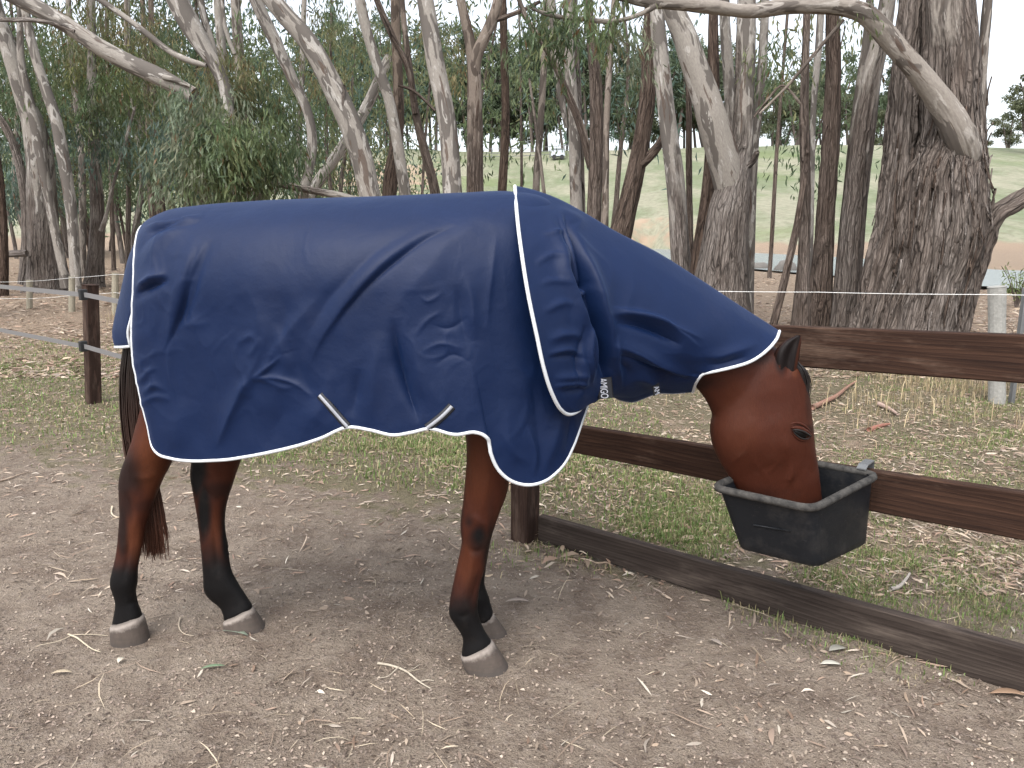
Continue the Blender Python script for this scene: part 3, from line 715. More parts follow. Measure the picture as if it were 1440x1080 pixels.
for X, zt, zb, b in ((-1.37, 1.36, 1.08, .06), (-1.33, 1.44, .98, .10), (-1.24, 1.51, .92, .18), (-1.08, 1.565, .90, .255), (-.9, 1.575, .90, .275), (-.65, 1.565, .87, .295), (-.4, 1.56, .86, .30), (-.15, 1.575, .85, .28), (0, 1.60, .86, .25), (.12, 1.55, .90, .215), (.22, 1.45, .95, .16), (.27, 1.3, 1.02, .08)):
    tor.append(ell((X, float(Yc(np.array(X))), (zt + zb) / 2), (zt - zb) / 2, b))
body.add(*loft(tor))
Yn = lambda px: float(YcN(np.array((px - 720) / F * 2.6)))
nk = [pxsec((745, 300), (770, 600), Yn(760), .15), pxsec((800, 318), (815, 560), Yn(810), .13), pxsec((862, 350), (868, 540), Yn(865), .11), pxsec((930, 388), (925, 535), Yn(930), .10), pxsec((990, 425), (968, 538), Yn(990), .092), pxsec((1040, 458), (990, 560), Yn(1020), .084), pxsec((1080, 480), (1006, 594), Yn(1050), .080), pxsec((1105, 500), (1016, 618), Yn(1080), .070)]
body.add(*loft(nk))
YH = 2.615
c7 = lambda x, y: (940 + x / 2.918, 450 + y / 2.918)
hd_ = []
for r, f, b in (((400, 100), (500, 150), .035), ((330, 130), (530, 185), .066), ((230, 250), (557, 235), .083), ((180, 400), (577, 315), .094), ((171, 455), (584, 385), .100), ((180, 515), (593, 460), .098), ((205, 572), (602, 535), .084), ((240, 632), (612, 595), .070), ((276, 692), (621, 660), .061), ((312, 748), (628, 733), .056), ((355, 800), (630, 792), .056), ((420, 845), (615, 845), .050), ((490, 862), (575, 870), .03)):
    hd_.append(pxsec(c7(*r), c7(*f), YH, b))
body.add(*loft(hd_, ex=2.25))
def blob(px, Y, rx, ry, rz, n=14):
    c = aty(*px, Y); a = np.arange(n) / n * 2 * math.pi; ph = np.linspace(0, math.pi, 9)[1:-1]
    V = [c + [0, 0, rz]] + [c + np.array([rx * math.sin(p) * math.cos(q), ry * math.sin(p) * math.sin(q), rz * math.cos(p)]) for p in ph for q in a] + [c - [0, 0, rz]]
    Fc = [[0, 1 + i, 1 + (i + 1) % n] for i in range(n)]
    for k in range(len(ph) - 1): Fc += [[1 + k*n + i, 1 + (k+1)*n + i, 1 + (k+1)*n + (i+1) % n, 1 + k*n + (i+1) % n] for i in range(n)]
    L = 1 + (len(ph) - 1) * n; Fc += [[L + i, len(V) - 1, L + (i + 1) % n] for i in range(n)]
    body.add(V, Fc)
blob(c7(540, 430), YH - .056, .038, .020, .014)      # brow
blob(c7(540, 430), YH + .056, .038, .020, .014)
blob(c7(500, 565), YH - .060, .018, .018, .11)      # facial crest
# legs: rows of outline points (left x, right x, y) in enlarged crops, then half width across
def leg(rows, conv, Y0, Y1, shift=0.0):
    ys = [r[2] for r in rows]; S_ = []
    for l, r, y, yr, b in rows:
        k = (y - min(ys)) / (max(ys) - min(ys)); Y = Y1 + (Y0 - Y1) * min(1, k * 1.25)
        S_.append(pxsec(conv(l, y), conv(r, yr), Y, b))
    body.add(*loft(S_, ex=2.15))
c8 = lambda x, y: (120 + x / 3.087, 580 + y / 3.087)
cf = lambda x, y: (580 + x / 2.918, 590 + y / 2.918)
G = dict(nf=ground(683, 936), nh=ground(188, 901), fh=ground(343, 884), ff=ground(696, 891))
leg([(300, 560, -250, -250, .12), (262, 520, -60, -60, .11), (228, 455, 60, 60, .092), (197, 385, 160, 190, .082), (165, 352, 230, 262, .066), (151, 325, 290, 315, .058), (151, 303, 345, 370, .052), (151, 287, 410, 415, .046), (149, 262, 480, 480, .040), (142, 248, 560, 560, .036), (131, 236, 630, 625, .034), (115, 225, 695, 685, .036), (109, 225, 740, 740, .038), (122, 217, 785, 778, .033), (131, 224, 830, 825, .031), (124, 237, 880, 862, .035), (113, 247, 930, 888, .040)], c8, G['nh'][1], G['nh'][1] + .075)
leg([(470, 760, -250, -250, .12), (462, 735, -60, -60, .11), (464, 700, 80, 80, .095), (466, 680, 190, 190, .078), (458, 655, 265, 265, .062), (467, 634, 325, 325, .055), (479, 612, 395, 395, .046), (490, 604, 470, 470, .040), (500, 613, 560, 560, .036), (508, 623, 640, 640, .034), (513, 636, 705, 695, .036), (514, 660, 765, 740, .038), (540, 685, 808, 778, .034), (583, 706, 842, 810, .033), (600, 722, 880, 836, .038), (602, 726, 908, 852, .041)], c8, G['fh'][1], G['fh'][1] + .04)
leg([(175, 430, -150, -150, .11), (205, 425, 0, 0, .095), (222, 415, 110, 150, .082), (213, 400, 240, 245, .070), (208, 388, 320, 305, .060), (198, 362, 395, 375, .054), (196, 342, 450, 430, .052), (202, 326, 500, 485, .047), (190, 311, 560, 550, .040), (177, 298, 620, 610, .037), (163, 280, 690, 680, .037), (150, 271, 755, 740, .040), (150, 271, 800, 785, .039), (178, 280, 845, 828, .034), (206, 298, 895, 868, .034), (202, 318, 940, 900, .041), (198, 329, 975, 918, .046)], cf, G['nf'][1], G['nf'][1] - .0)
leg([(235, 440, -150, -150, .11), (245, 430, 0, 0, .095), (250, 420, 120, 130, .080), (252, 400, 240, 240, .066), (250, 375, 320, 310, .056), (246, 352, 390, 380, .050), (245, 334, 440, 430, .048), (246, 322, 495, 490, .043), (241, 310, 560, 555, .037), (236, 300, 625, 620, .034), (230, 297, 690, 680, .034), (226, 311, 730, 722, .037), (236, 320, 765, 755, .034), (262, 329, 800, 785, .036), (272, 333, 832, 800, .041)], cf, G['ff'][1], G['ff'][1] + .02)
# ears
def ear(dy, k=1.0):
    S_ = []
    for l, r, b in (((440, 300), (518, 300), .020), ((430, 235), (522, 240), .027), ((424, 190), (530, 195), .030), ((430, 145), (538, 150), .028), ((452, 106), (543, 112), .021), ((492, 80), (544, 86), .013), ((522, 60), (545, 64), .007)):
        S_.append(pxsec(c7(*l), c7(*r), YH - .045 + dy, b))
    body.add(*loft(S_, 16, 4))
ear(.10)
raw = body.build('raw', None)
rm = raw.modifiers.new('r', 'REMESH'); rm.mode = 'VOXEL'; rm.voxel_size = .0068
sm = raw.modifiers.new('s', 'SMOOTH'); sm.factor = .5; sm.iterations = 10
dg = bpy.context.evaluated_depsgraph_get()
hm_ = bpy.data.meshes.new_from_object(raw.evaluated_get(dg)); bpy.data.objects.remove(raw)
hm_.name = 'body'; nv = len(hm_.vertices); HV = np.empty(nv * 3, np.float32); hm_.vertices.foreach_get('co', HV); HV = HV.reshape(-1, 3).astype(float)
hp = proj(HV)
nz = fbm(HV * 9, 3, 51); nz2 = fbm(HV * np.array([25, 25, 8]), 3, 52)
blk = np.zeros(nv)
def spot(x, y, rx, ry, a=1.0, far=None):
    global blk
    d = np.hypot((hp[:, 0] - x) / rx, (hp[:, 1] - y) / ry) + .5 * nz + .3 * nz2
    m = a * sstep(1.5, .35, d)
    if far is not None: m = m * (HV[:, 1] > far[0]) * (HV[:, 1] < far[1])
    blk = np.maximum(blk, m)
mid = (G['fh'][1] + G['nh'][1]) / 2 + .01; midf = (G['nf'][1] + G['ff'][1]) / 2 + .01
hind = HV[:, 0] < -.6; frnt = (HV[:, 0] >= -.6) & (HV[:, 2] < .75)
lowh = sstep(.42, .26, HV[:, 2] + .05 * nz + .03 * nz2); lowf = sstep(.37, .22, HV[:, 2] + .05 * nz + .03 * nz2)
blk = np.where(hind, lowh, np.where(frnt, lowf, 0))
for a in ((176, 672, 22, 40, .8), (172, 706, 20, 34, .7), (205, 712, 46, 9, .4), (172, 745, 9, 60, .8)): spot(*a, far=(0, mid + .02))
for a in ((276, 668, 14, 34), (310, 690, 40, 12, .6), (286, 720, 9, 50), (318, 760, 9, 55), (292, 790, 20, 30, .7)): spot(*a, far=(mid - .03, 9))
for a in ((673, 752, 17, 22), (660, 735, 10, 12, .7), (690, 770, 9, 60, .8), (648, 720, 5, 60, .5)): spot(*a, far=(0, midf))
m = (HV[:, 1] > midf) & frnt; blk = np.where(m, np.maximum(blk, sstep(.6, .45, HV[:, 2] + .05 * nz) * .85), blk)
head = HV[:, 0] > .55
for a in ((1110, 490, 20, 26), (1122, 474, 12, 16), (1098, 510, 10, 24, .9), (1128, 604, 15, 8, .8), (986, 538, 30, 12, .6), (1060, 504, 40, 9, .5), (1125, 735, 40, 30, .9), (1075, 700, 55, 14, .35), (1136, 560, 4, 40, .35)): spot(*a)  # head markings; the throat patch at the hood edge is shade painted into the coat
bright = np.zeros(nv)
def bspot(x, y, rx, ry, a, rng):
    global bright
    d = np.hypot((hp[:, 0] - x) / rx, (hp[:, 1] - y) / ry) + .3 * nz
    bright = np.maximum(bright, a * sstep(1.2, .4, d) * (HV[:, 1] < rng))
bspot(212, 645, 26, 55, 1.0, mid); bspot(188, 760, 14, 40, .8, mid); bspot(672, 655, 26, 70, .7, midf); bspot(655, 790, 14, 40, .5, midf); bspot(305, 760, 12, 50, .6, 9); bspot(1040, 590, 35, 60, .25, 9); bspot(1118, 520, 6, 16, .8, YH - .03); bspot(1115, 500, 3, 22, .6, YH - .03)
for nme, val in (('black', np.clip(blk, 0, 1)), ('bright', np.clip(bright, 0, 1))):
    a = hm_.attributes.new(nme, 'FLOAT', 'POINT'); a.data.foreach_set('value', val.astype(np.float32))
# fine relief: muscle and vein unevenness
nrm = np.empty(nv * 3, np.float32); hm_.vertices.foreach_get('normal', nrm); nrm = nrm.reshape(-1, 3)
def hr(pts, w, a): return ridge(hp, HV, pts, w, a) * (nrm[:, 1] < .2)
dd = .0022 * fbm(HV * 14, 3, 53)
dd += hr([c7(180, 410), c7(215, 385), c7(250, 330), c7(275, 270)], 12, -.004) * (hp[:, 0] > 990)
dd += hr([c7(300, 640), c7(380, 615), c7(450, 600), c7(500, 640)], 9, -.0025) + hr([c7(500, 560), c7(507, 620), c7(512, 670)], 4, .004)
dd += hr([c7(420, 690), c7(400, 640), c7(360, 590), c7(340, 540)], 3, .0022) + hr([c7(400, 640), c7(440, 600), c7(470, 560)], 3, .002) + hr([c7(300, 360), c7(330, 420), c7(330, 500), c7(300, 580)], 12, .004) + hr([c7(240, 600), c7(290, 560), c7(330, 520)], 3, .0018)
dd += hr([c7(470, 470), c7(490, 530), c7(500, 580)], 8, .005) + hr([c7(555, 520), c7(575, 600), c7(590, 680)], 8, -.004)
dd += hr([(655, 640), (660, 690), (664, 730)], 6, -.005) + hr([(690, 660), (682, 700), (676, 735)], 5, .004) + hr([(676, 800), (668, 830), (662, 850)], 4, -.006) + hr([(656, 770), (650, 810), (646, 840)], 4, -.006) + hr([(668, 768), (660, 812), (655, 845)], 4, .005) + hr([(664, 722), (676, 735), (690, 738)], 5, .006) + hr([(656, 768), (668, 776), (684, 772)], 4, -.006) + hr([(640, 862), (652, 868), (662, 860)], 4, -.005)
dd += hr([(190, 670), (200, 690), (215, 705)], 5, -.005) + hr([(182, 750), (178, 790), (172, 820)], 4, -.007) + hr([(175, 690), (184, 715), (188, 740)], 5, -.006) + hr([(185, 668), (205, 672), (225, 665)], 6, .005) + hr([(176, 850), (190, 846), (196, 838)], 4, -.005) + hr([(196, 740), (194, 780), (190, 810)], 4, .003)
dd += hr([(300, 740), (304, 780), (308, 815)], 4, -.007) + hr([(282, 680), (300, 700), (318, 705)], 5, -.005) + hr([(318, 735), (322, 780), (325, 810)], 4, .005)
earin = hr([c7(505, 110), c7(500, 150), c7(495, 200), c7(485, 240)], 5, -.010) * (HV[:, 1] < YH); dd += earin
HV2 = HV + nrm * dd[:, None]
hm_.vertices.foreach_set('co', HV2.astype(np.float32).ravel()); hm_.update()
hm_.polygons.foreach_set('use_smooth', np.ones(len(hm_.polygons), bool)); hm_.materials.clear(); hm_.materials.append(M['coat'])
hb = bpy.data.objects.new('body', hm_); COL.objects.link(hb); adopt(hb, horse)
# near ear: a cupped leaf of its own
rows_ = [((446, 262), (512, 262), .012), ((438, 238), (518, 236), .020), ((430, 205), (526, 204), .026), ((428, 170), (532, 172), .028), ((434, 138), (537, 142), .026), ((450, 110), (541, 116), .021), ((474, 88), (544, 94), .015), ((502, 73), (545, 78), .010), ((530, 62), (544, 64), .004)]
rw = smooth_tab(np.linspace(0, 8, 34), [[i, *a, *b, c] for i, (a, b, c) in enumerate(rows_)]); na = 22; EV = []; EB = []
for i, (lx, ly, rx, ry, dp) in enumerate(rw):
    for sd, rng in ((-1, np.linspace(0, 1, na)), (1, np.linspace(1, 0, na))):
        for q in rng[:-1] if sd < 0 else rng[:-1]:
            x, y = c7(lx + (rx - lx) * q, ly + (ry - ly) * q)
            bow = math.sin(math.pi * q) ** .8
            groove = .55 * math.exp(-((q - .62) / .20) ** 2) * math.sin(math.pi * min(1, (i + 4) / 36)) if sd < 0 else 0
            EV.append(aty(x, y, YH - .052 - dp * bow * (1 - 1.5 * groove) * (1 if sd < 0 else -.5)))
            EB.append(np.clip((.95 if sd < 0 and .1 < q < .92 else .75) - (.7 if (q < .30 and i < 11) else 0) - (.55 if q > .88 else 0), 0, 1))
mE = 2 * (na - 1); er = mk('ear', np.array(EV), [list(f) for f in grid_faces(34, mE, False, True)] + [[33 * mE + i for i in range(mE)]], M['coat'], attrs=dict(black=np.array(EB), bright=np.full(len(EV), .3))); adopt(er, horse)
# hooves
def hoof(back_c, front_c, back_b, toe_b, mid_b, Y):
    cb, ct = aty(*back_c, Y), aty(*front_c, Y); bb, tb = ground(*back_b), ground(*toe_b)
    bb = np.array([bb[0], Y, .0]); tb = np.array([tb[0], Y, .0]); n = 30; a = np.arange(n) / n * 2 * math.pi
    rings = []; up = []
    for k in np.linspace(-.12, 1, 8):
        l = bb + (cb - bb) * k; r = tb + (ct - tb) * k; c = (l + r) / 2; h = (r - l) / 2
        w = np.linalg.norm(h) * (.80 + .04 * k)
        bulge = 1 + .03 * math.sin(math.pi * np.clip(k, 0, 1))
        ca = np.cos(a); sa = np.sin(a); sa = np.sign(sa) * np.abs(sa) ** .85
        rings.append(c + ca[:, None] * h * bulge + sa[:, None] * np.array([0, -w, 0]) * bulge); up += [np.clip(k, 0, 1)] * n
    c = rings[-1].mean(0); rings.append(c + (rings[-1] - c) * .8 + [0, 0, .012]); up += [1.1] * n
    V = np.concatenate(rings); Fc = [list(f) for f in grid_faces(len(rings), n, False, True)]
    Fc.append([(len(rings) - 1) * n + i for i in range(n)])
    o = mk('hoof', V, Fc, M['hoof'], attrs=dict(up=np.array(up))); adopt(o, horse)
hoof(cf(199, 968), cf(329, 914), cf(212, 1000), cf(392, 1008), None, G['nf'][1])
hoof(cf(276, 826), cf(332, 798), cf(285, 865), cf(388, 874), None, G['ff'][1])
hoof(c8(114, 925), c8(247, 886), c8(130, 978), c8(290, 975), None, G['nh'][1])
hoof(c8(603, 905), c8(724, 850), c8(612, 930), c8(782, 935), None, G['fh'][1])
# eyes with lids
from mathutils.bvhtree import BVHTree
_pl = np.empty(len(hm_.loops), np.int32); hm_.loops.foreach_get('vertex_index', _pl); _ls = [p.loop_start for p in hm_.polygons]; _lt = [p.loop_total for p in hm_.polygons]
bvh = BVHTree.FromPolygons([Vector(v) for v in HV2], [list(_pl[a:a + b]) for a, b in zip(_ls, _lt)])
def onhead(x, y):
    d = ray(*c7(x, y)); h, n_, i_, t_ = bvh.ray_cast(Vector(CAM), Vector(d).normalized())
    return (np.array(h), np.array(n_)) if h is not None else (aty(*c7(x, y), YH - .05), np.array([.5, -.8, 0]))
ec, _ = onhead(546, 467); el_, n1 = onhead(516, 451); er_, n2 = onhead(573, 478); e3, n3 = onhead(545, 450); en = n1 + n2 + n3; en /= np.linalg.norm(en)
ew = er_ - el_; ew -= en * (ew @ en); ew /= np.linalg.norm(ew); eu = np.cross(ew, en); eu = eu if eu[2] > 0 else -eu
for sgn in (-1, 1):
    def side_(P):
        P = np.array(P); 
        if sgn > 0: P = P.copy(); P[..., 1] = 2 * YH - P[..., 1]
        return P
    n = 24; ph = np.linspace(0, math.pi, 14)
    V = np.array([ec - en * .006 + ew * (.031 * math.sin(p) * math.cos(q)) + en * (.0125 * math.sin(p) * math.sin(q)) + eu * (.0165 * math.cos(p)) for p in ph for q in np.arange(n) / n * 2 * math.pi])
    ey = mk('eye', side_(V), grid_faces(14, n, False, True), M['eye']); adopt(ey, horse)
    def lid(pts, r, mat, lift):
        P = catmull(np.array([onhead(*q)[0] + en * lift for q in pts]), 22); P[1:-1] = (P[:-2] + P[1:-1] + P[2:]) / 3; t = np.linspace(-1, 1, 22)
        o = MB().tube(side_(P), r * np.sqrt(np.clip(1.05 - t * t, .06, 1)), 10).build('eyelid', mat, None, True); o.parent = ey
    lid([(500, 442), (518, 440), (545, 446), (568, 460), (584, 474)], .0070, M['coat'], .0035)
    lid([(504, 450), (520, 449), (545, 455), (566, 467), (580, 477)], .0042, M['lidskin'], .0075)
    lid([(498, 428), (520, 422), (548, 428), (572, 446), (586, 462)], .0050, M['coat'], -.0015)
    lid([(506, 458), (520, 478), (542, 492), (562, 493), (580, 484)], .0042, M['coat'], .0005)
    lid([(508, 455), (522, 472), (543, 485), (562, 487), (577, 480)], .0028, M['lidskin'], .0045)
# hair: tail, forelock
def strands(name, parent, paths, r0, cols):
    V, Fc, C = [], [], []; n0 = 0
    for (P, r), c in zip(paths, cols):
        q = catmull(P, 12); k = np.linspace(0, 1, 12); R = r * (1 - .75 * k ** 3)
        v, f = tube_arrays(q, R, 4, False); V.append(v); Fc += [[i + n0 for i in ff] for ff in f]; n0 += len(v)
        C.append(np.repeat(c[0] + (c[1] - c[0]) * (k[:, None] ** 1.6), 4, 0))
    o = mk(name, np.concatenate(V), Fc, M['hair'], col=np.concatenate(C)); adopt(o, parent); return o
paths, cols = [], []
for i in range(520):
    a, b = np.clip(RNG.normal(0, .5, 2), -1.05, 1.05); e = RNG.random(); sp = RNG.normal(0, 1)
    q = []
    for (px, py, w, Y) in ((192, 470, 16, 2.735), (187, 530, 17, 2.74), (190, 590, 18, 2.745), (197, 650, 18, 2.75), (209, 705, 17, 2.755), (214, 745, 19, 2.755), (217, 782 - 38 * e ** 2 + 4 * sp, 20, 2.755)):
        q.append(aty(px + a * w + 1.5 * math.sin(py * .03 + sp), py, Y + b * .03))
    paths.append((np.array(q), .0026)); k = .7 + .6 * RNG.random()
    cols.append((np.array([.010, .007, .006]) * k, np.array([.075, .026, .014]) * k))
strands('tail', horse, paths, .003, cols)
paths, cols = [], []
for i in range(130):
    e = RNG.random(); s = RNG.normal(0, 1); dy = RNG.uniform(-.045, .03)
    x0 = 515 + 22 * RNG.random()
    q = [aty(*c7(x0 - 5, 165 + 20 * RNG.random()), YH + dy), aty(*c7(x0 + 26 + 3 * s, 215), YH + dy - .006), aty(*c7(x0 + 38 + 4 * s, 270), YH + dy * .8 - .012), aty(*c7(558 + 10 * RNG.random() + 4 * s, 310 + 55 * e), YH + dy * .7 - .018)]
    paths.append((np.array(q), .0020)); k = .7 + .6 * RNG.random(); cols.append((np.array([.010, .008, .008]) * k, np.array([.022, .016, .015]) * k))
strands('forelock', horse, paths, .002, cols)

# ------------------------------------------------------------------ timber fence, tape fence, wire fence
ROTZ = math.atan2(FD[1], FD[0])
fence = empty('timber_fence', (FA[0], FA[1], 0)); tag(fence, 'dark stained timber rail fence with three rails and a square post behind the horse', 'fence')
def rail_board(l_top, l_bot, r_top, r_bot, th, name, ext=0.0, lext=0.0, mat=None):
    a, b, c, d = (onfence(*q) for q in (l_top, l_bot, r_top, r_bot))
    s = lambda p: (p - FA) @ FD
    s0, s1 = min(s(a), s(b)) - lext, max(s(c), s(d)) + ext
    zt = np.polyfit([s(a), s(c)], [a[2], c[2]], 1); zb = np.polyfit([s(b), s(d)], [b[2], d[2]], 1)
    n = 60; ss = np.linspace(s0, s1, n); rings = []
    for q in ss:
        t, bo = np.polyval(zt, q), np.polyval(zb, q); j = .0022 * noise3(np.array([q * 3, s0, 1.0]))
        bv = .005
        loop = [(0 + bv, bo), (0, bo + bv), (j, (t + bo) / 2), (0, t - bv), (bv, t), (th - bv, t), (th, t - bv), (th, bo + bv), (th - bv, bo)]
        rings.append([(q, y + j, z + j) for y, z in loop])
    R = np.array(rings); m = R.shape[1]; V = R.reshape(-1, 3)
    Fc = [list(f) for f in grid_faces(n, m, False, True)] + [list(range(m)), [(n-1)*m + i for i in range(m)][::-1]]
    o = mk(name, V - np.array([0, 0, 0]), Fc, mat or M['rail'], smooth=False)
    # local X along the rail, local Y away from the horse
    o.matrix_world = Matrix(((FD[0], FN[0], 0, FA[0]), (FD[1], FN[1], 0, FA[1]), (0, 0, 1, 0), (0, 0, 0, 1)))
    mw = o.matrix_world.copy(); o.parent = fence; o.matrix_parent_inverse = Matrix.Translation(-Vector(fence.location)); o.matrix_basis = mw
    return o
rail_board((1100, 458), (1124, 516), (1440, 472), (1440, 540.5), .045, 'rail', 1.6, .95)
rail_board((812, 600), (805, 637), (1440, 695), (1440, 762), .045, 'rail', 1.6, .22)
rail_board((757, 726), (757, 760), (1440, 914), (1408, 969), .045, 'rail', 1.6, .0, M['rail_low'])
def post_obj(P, w, h, mat, parent, name='post', rot=ROTZ, bev=.008):
    m = MB(); n = 8
    zs = np.linspace(-.2, h, n); V = []
    for z in zs:
        k = 1 + .02 * noise3(np.array([z * 3, P[0], P[1]]))
        V += [(sx * w / 2 * k, sy * w / 2 * k, z) for sx, sy in ((-1, -1), (1, -1), (1, 1), (-1, 1))]
    Fc = [list(f) for f in grid_faces(n, 4, False, True)] + [[3, 2, 1, 0], [(n-1)*4 + i for i in range(4)]]
    o = mk(name, V, Fc, mat, smooth=False); o.rotation_euler = (0, 0, rot); o.location = P
    bevel(o, bev)
    if parent:
        loc = o.location.copy(); o.parent = parent; o.location = loc - Vector(parent.location)
    return o
def mkpost(P, w, h, mat, parent, name='post', rot=ROTZ, top=None):
    # grain runs along local X in the wood material, so build the post lying along X and stand it up
    n = 8; zs = np.linspace(-.2, h, n); V = []
    for z in zs:
        k = 1 + .02 * noise3(np.array([z * 3, P[0], P[1]]))
        V += [(z, sx * w / 2 * k, sy * w / 2 * k) for sx, sy in ((-1, -1), (1, -1), (1, 1), (-1, 1))]
    Fc = [list(f) for f in grid_faces(n, 4, False, True)] + [[3, 2, 1, 0], [(n-1)*4 + i for i in range(4)]]
    o = mk(name, V, Fc, mat, smooth=False); bevel(o, .007)
    R = Matrix.Rotation(rot, 4, 'Z') @ Matrix.Rotation(-math.pi / 2, 4, 'Y'); M4 = Matrix.Translation(Vector(P)) @ (Vector((0, 0, 1)).rotation_difference(Vector(top) - Vector(P)).to_matrix().to_4x4() if top is not None else Matrix()) @ R
    if parent: o.parent = parent; M4 = Matrix.Translation(-Vector(parent.location)) @ M4
    o.matrix_basis = M4
    return o
pc = (ground(720, 768) + ground(757, 764)) / 2 + np.array([0, .055, 0]); pc[2] = 0
mkpost(pc, .105, 1.27, M['post'], fence)
far_post = FA + FD * 3.3 + FN * .10; far_post[2] = 0; mkpost(far_post, .105, 1.27, M['post'], fence)
def nail(s, z):
    p = FA + FD * s + np.array([0, 0, z]) - FN * .002
    V, Fc = tube_arrays(np.array([p, p - FN * .003]), [.004, .004], 8); return V, Fc

tapef = empty('tape_fence', tuple(ground(127, 571))); tag(tapef, 'brown timber post carrying two grey tape strands left of the horse', 'fence')
lp = ground(127.5, 569); lp[2] = 0; LPW = .105
mkpost(lp + np.array([0, .05, 0]), LPW, 1.07, M['post'], tapef, 'post', ROTZ, aty(127, 405, lp[1] + .05))
TF = -1 * FN * (LPW / 2 + .012)
def tapeline(pA, pB, wid, sag, name='tape'):
    n = 30; s = np.linspace(0, 1, n); C = pA + (pB - pA) * s[:, None]; C[:, 2] -= sag * 4 * s * (1 - s)
    tw = .15 * np.sin(s * 9)
    V = np.concatenate([np.stack([C - FN * .0015 - np.array([0, 0, wid / 2]), C - FN * .0015 + np.array([0, 0, wid / 2]), C + FN * .0015 + np.array([0, 0, wid / 2]), C + FN * .0015 - np.array([0, 0, wid / 2])], 1).reshape(-1, 3)])
    o = mk(name, V, grid_faces(n, 4, False, True), M['tape'], smooth=False); adopt(o, tapef); return o
for (lpx, ppx, rpx, zz) in (((0, 407.5), (122, 415), (168, 424), .985), ((0, 465), (122, 488), (168, 499), .54)):
    P0 = onfence(*lpx, -.06); Pm = onfence(*ppx, -.06); Pr = onfence(*rpx, -.06)
    L = P0 + (P0 - Pm) * 8; L[2] = P0[2] + .04
    R = pc + np.array([-.05, -.02, 0]); R[2] = zz + .03
    tapeline(L, Pm, .040, .02); tapeline(Pm, R, .040, .055)
    ins = MB(); b = Pm + FD * -.075; 
    for q in (-1, ):
        c = Pm - FD * .07
        ax = FD * .022; ay = FN * .03; az = np.array([0, 0, .045])
        ins.hexa([c - ax - ay - az, c + ax - ay - az, c + ax + ay - az, c - ax + ay - az, c - ax - ay + az, c + ax - ay + az, c + ax + ay + az, c - ax + ay + az])
    adopt(bevel(ins.build('insulator', M['plastic']), .006), tapef)

# wire fence behind the clearing
wiref = empty('wire_fence', (4.4, 6.9, 0)); tag(wiref, 'light wire fence on small pale posts running in front of the gum trees', 'fence')
gp = ground(1403, 567)
def small_post(px, pyb, pyt, wpx, mat, sides=10):
    b = ground(px, pyb); t = aty(px, pyt, b[1]); r = wpx / 2 * zc_of(b) / F
    zs = np.linspace(-.15, t[2], 8); C = np.array([[b[0] + (t[0] - b[0]) * z / t[2], b[1], z] for z in zs]); R = np.array([r * (1 + .06 * noise3(np.array([z * 4, px, 1.]))) for z in zs])
    o = MB().tube(C, R, sides).build('post', mat, None, False); bevel(o, .004); adopt(o, wiref); return t
tops = [small_post(41.5, 443, 394, 8, M['pale_post']), small_post(101, 446, 389, 8.5, M['pale_post']), small_post(162, 449, 384, 9, M['pale_post'])]
gt = small_post(1402, 567, 403, 22, M['grey_post'], 14)
pk = MB(); q = ground(1413, 566) + np.array([0.02, -.06, 0]);
for a in (0, 2.1, 4.2):
    dx, dy = math.cos(a) * .028, math.sin(a) * .028; nx, ny = -math.sin(a) * .003, math.cos(a) * .003
    pk.hexa([(q[0] + sx, q[1] + sy, z) for z in (-.1, gt[2] - .01) for sx, sy in ((nx, ny), (dx + nx, dy + ny), (dx - nx, dy - ny), (-nx, -ny))])
adopt(pk.build('steel_picket', M['steel']), wiref)
xs = [ -9.5 ]
def wire(pts, r, name='wire'):
    P = []
    for a, b in zip(pts[:-1], pts[1:]):
        s = np.linspace(0, 1, 10)[:-1]; C = a + (np.array(b) - a) * s[:, None]; C[:, 2] -= .006 * 4 * s * (1 - s); P.append(C)
    P.append(np.array([pts[-1]])); o = MB().tube(np.concatenate(P), r, 5).build(name, M['wire'], None, True); adopt(o, wiref)
up = lambda p, d: np.array([p[0], p[1], p[2] - d])
midp = [aty(230, 383, 12.6), aty(560, 398, 10.4), aty(900, 405, 8.6), aty(1150, 408, 7.7)]
gtr = aty(1403, 411, gp[1] - .09)
for d in (.02, .34):
    wire([up(aty(-80, 396, 16.5), d)] + [up(t + np.array([0, -.07, 0]), d) for t in tops] + [up(p, d * (1 if d < .1 else 1.3)) for p in midp] + [up(gtr, d if d < .1 else .5), up(aty(2100, 420, 4.6), d if d < .1 else .5)], .0032)
for p in midp[1:3]:
    C = np.array([[p[0], p[1] + .05, z] for z in np.linspace(-.15, p[2] + .02, 6)]); adopt(MB().tube(C, .045, 10).build('post', M['pale_post'], None, False), wiref)

# ------------------------------------------------------------------ feed tub
tub = empty('feed_tub', tuple(ground(1120, 760, .42))); tag(tub, 'black rubber feed tub hooked on the middle fence rail under the horse nose', 'feed tub')
tF = ground(1142, 714, .64); tL = ground(1004, 684, .645); tR = ground(1233, 667, .674); tB = tL + tR - tF
bF = ground(1149, 797, .42); bL = ground(1035, 769, .42); bR = ground(1223, 761, .42); bB = bL + bR - bF
def rloop(c4, r, n=5):
    out = []
    for i in range(4):
        p = c4[i]; a = c4[i-1] - p; b = c4[(i+1) % 4] - p; a = a / np.linalg.norm(a); b = b / np.linalg.norm(b)
        for k in np.linspace(0, 1, n):
            out.append(p + a * r * (1 - k) ** 2 + b * r * k ** 2)
    return np.array(out)
def dens(L, n=96):      # resample closed loop
    Q = np.concatenate([L, L[:1]]); s = np.concatenate([[0], np.cumsum(np.linalg.norm(np.diff(Q, axis=0), axis=1))]); t = np.linspace(0, s[-1], n, endpoint=False)
    return np.stack([np.interp(t, s, Q[:, k]) for k in range(3)], 1)
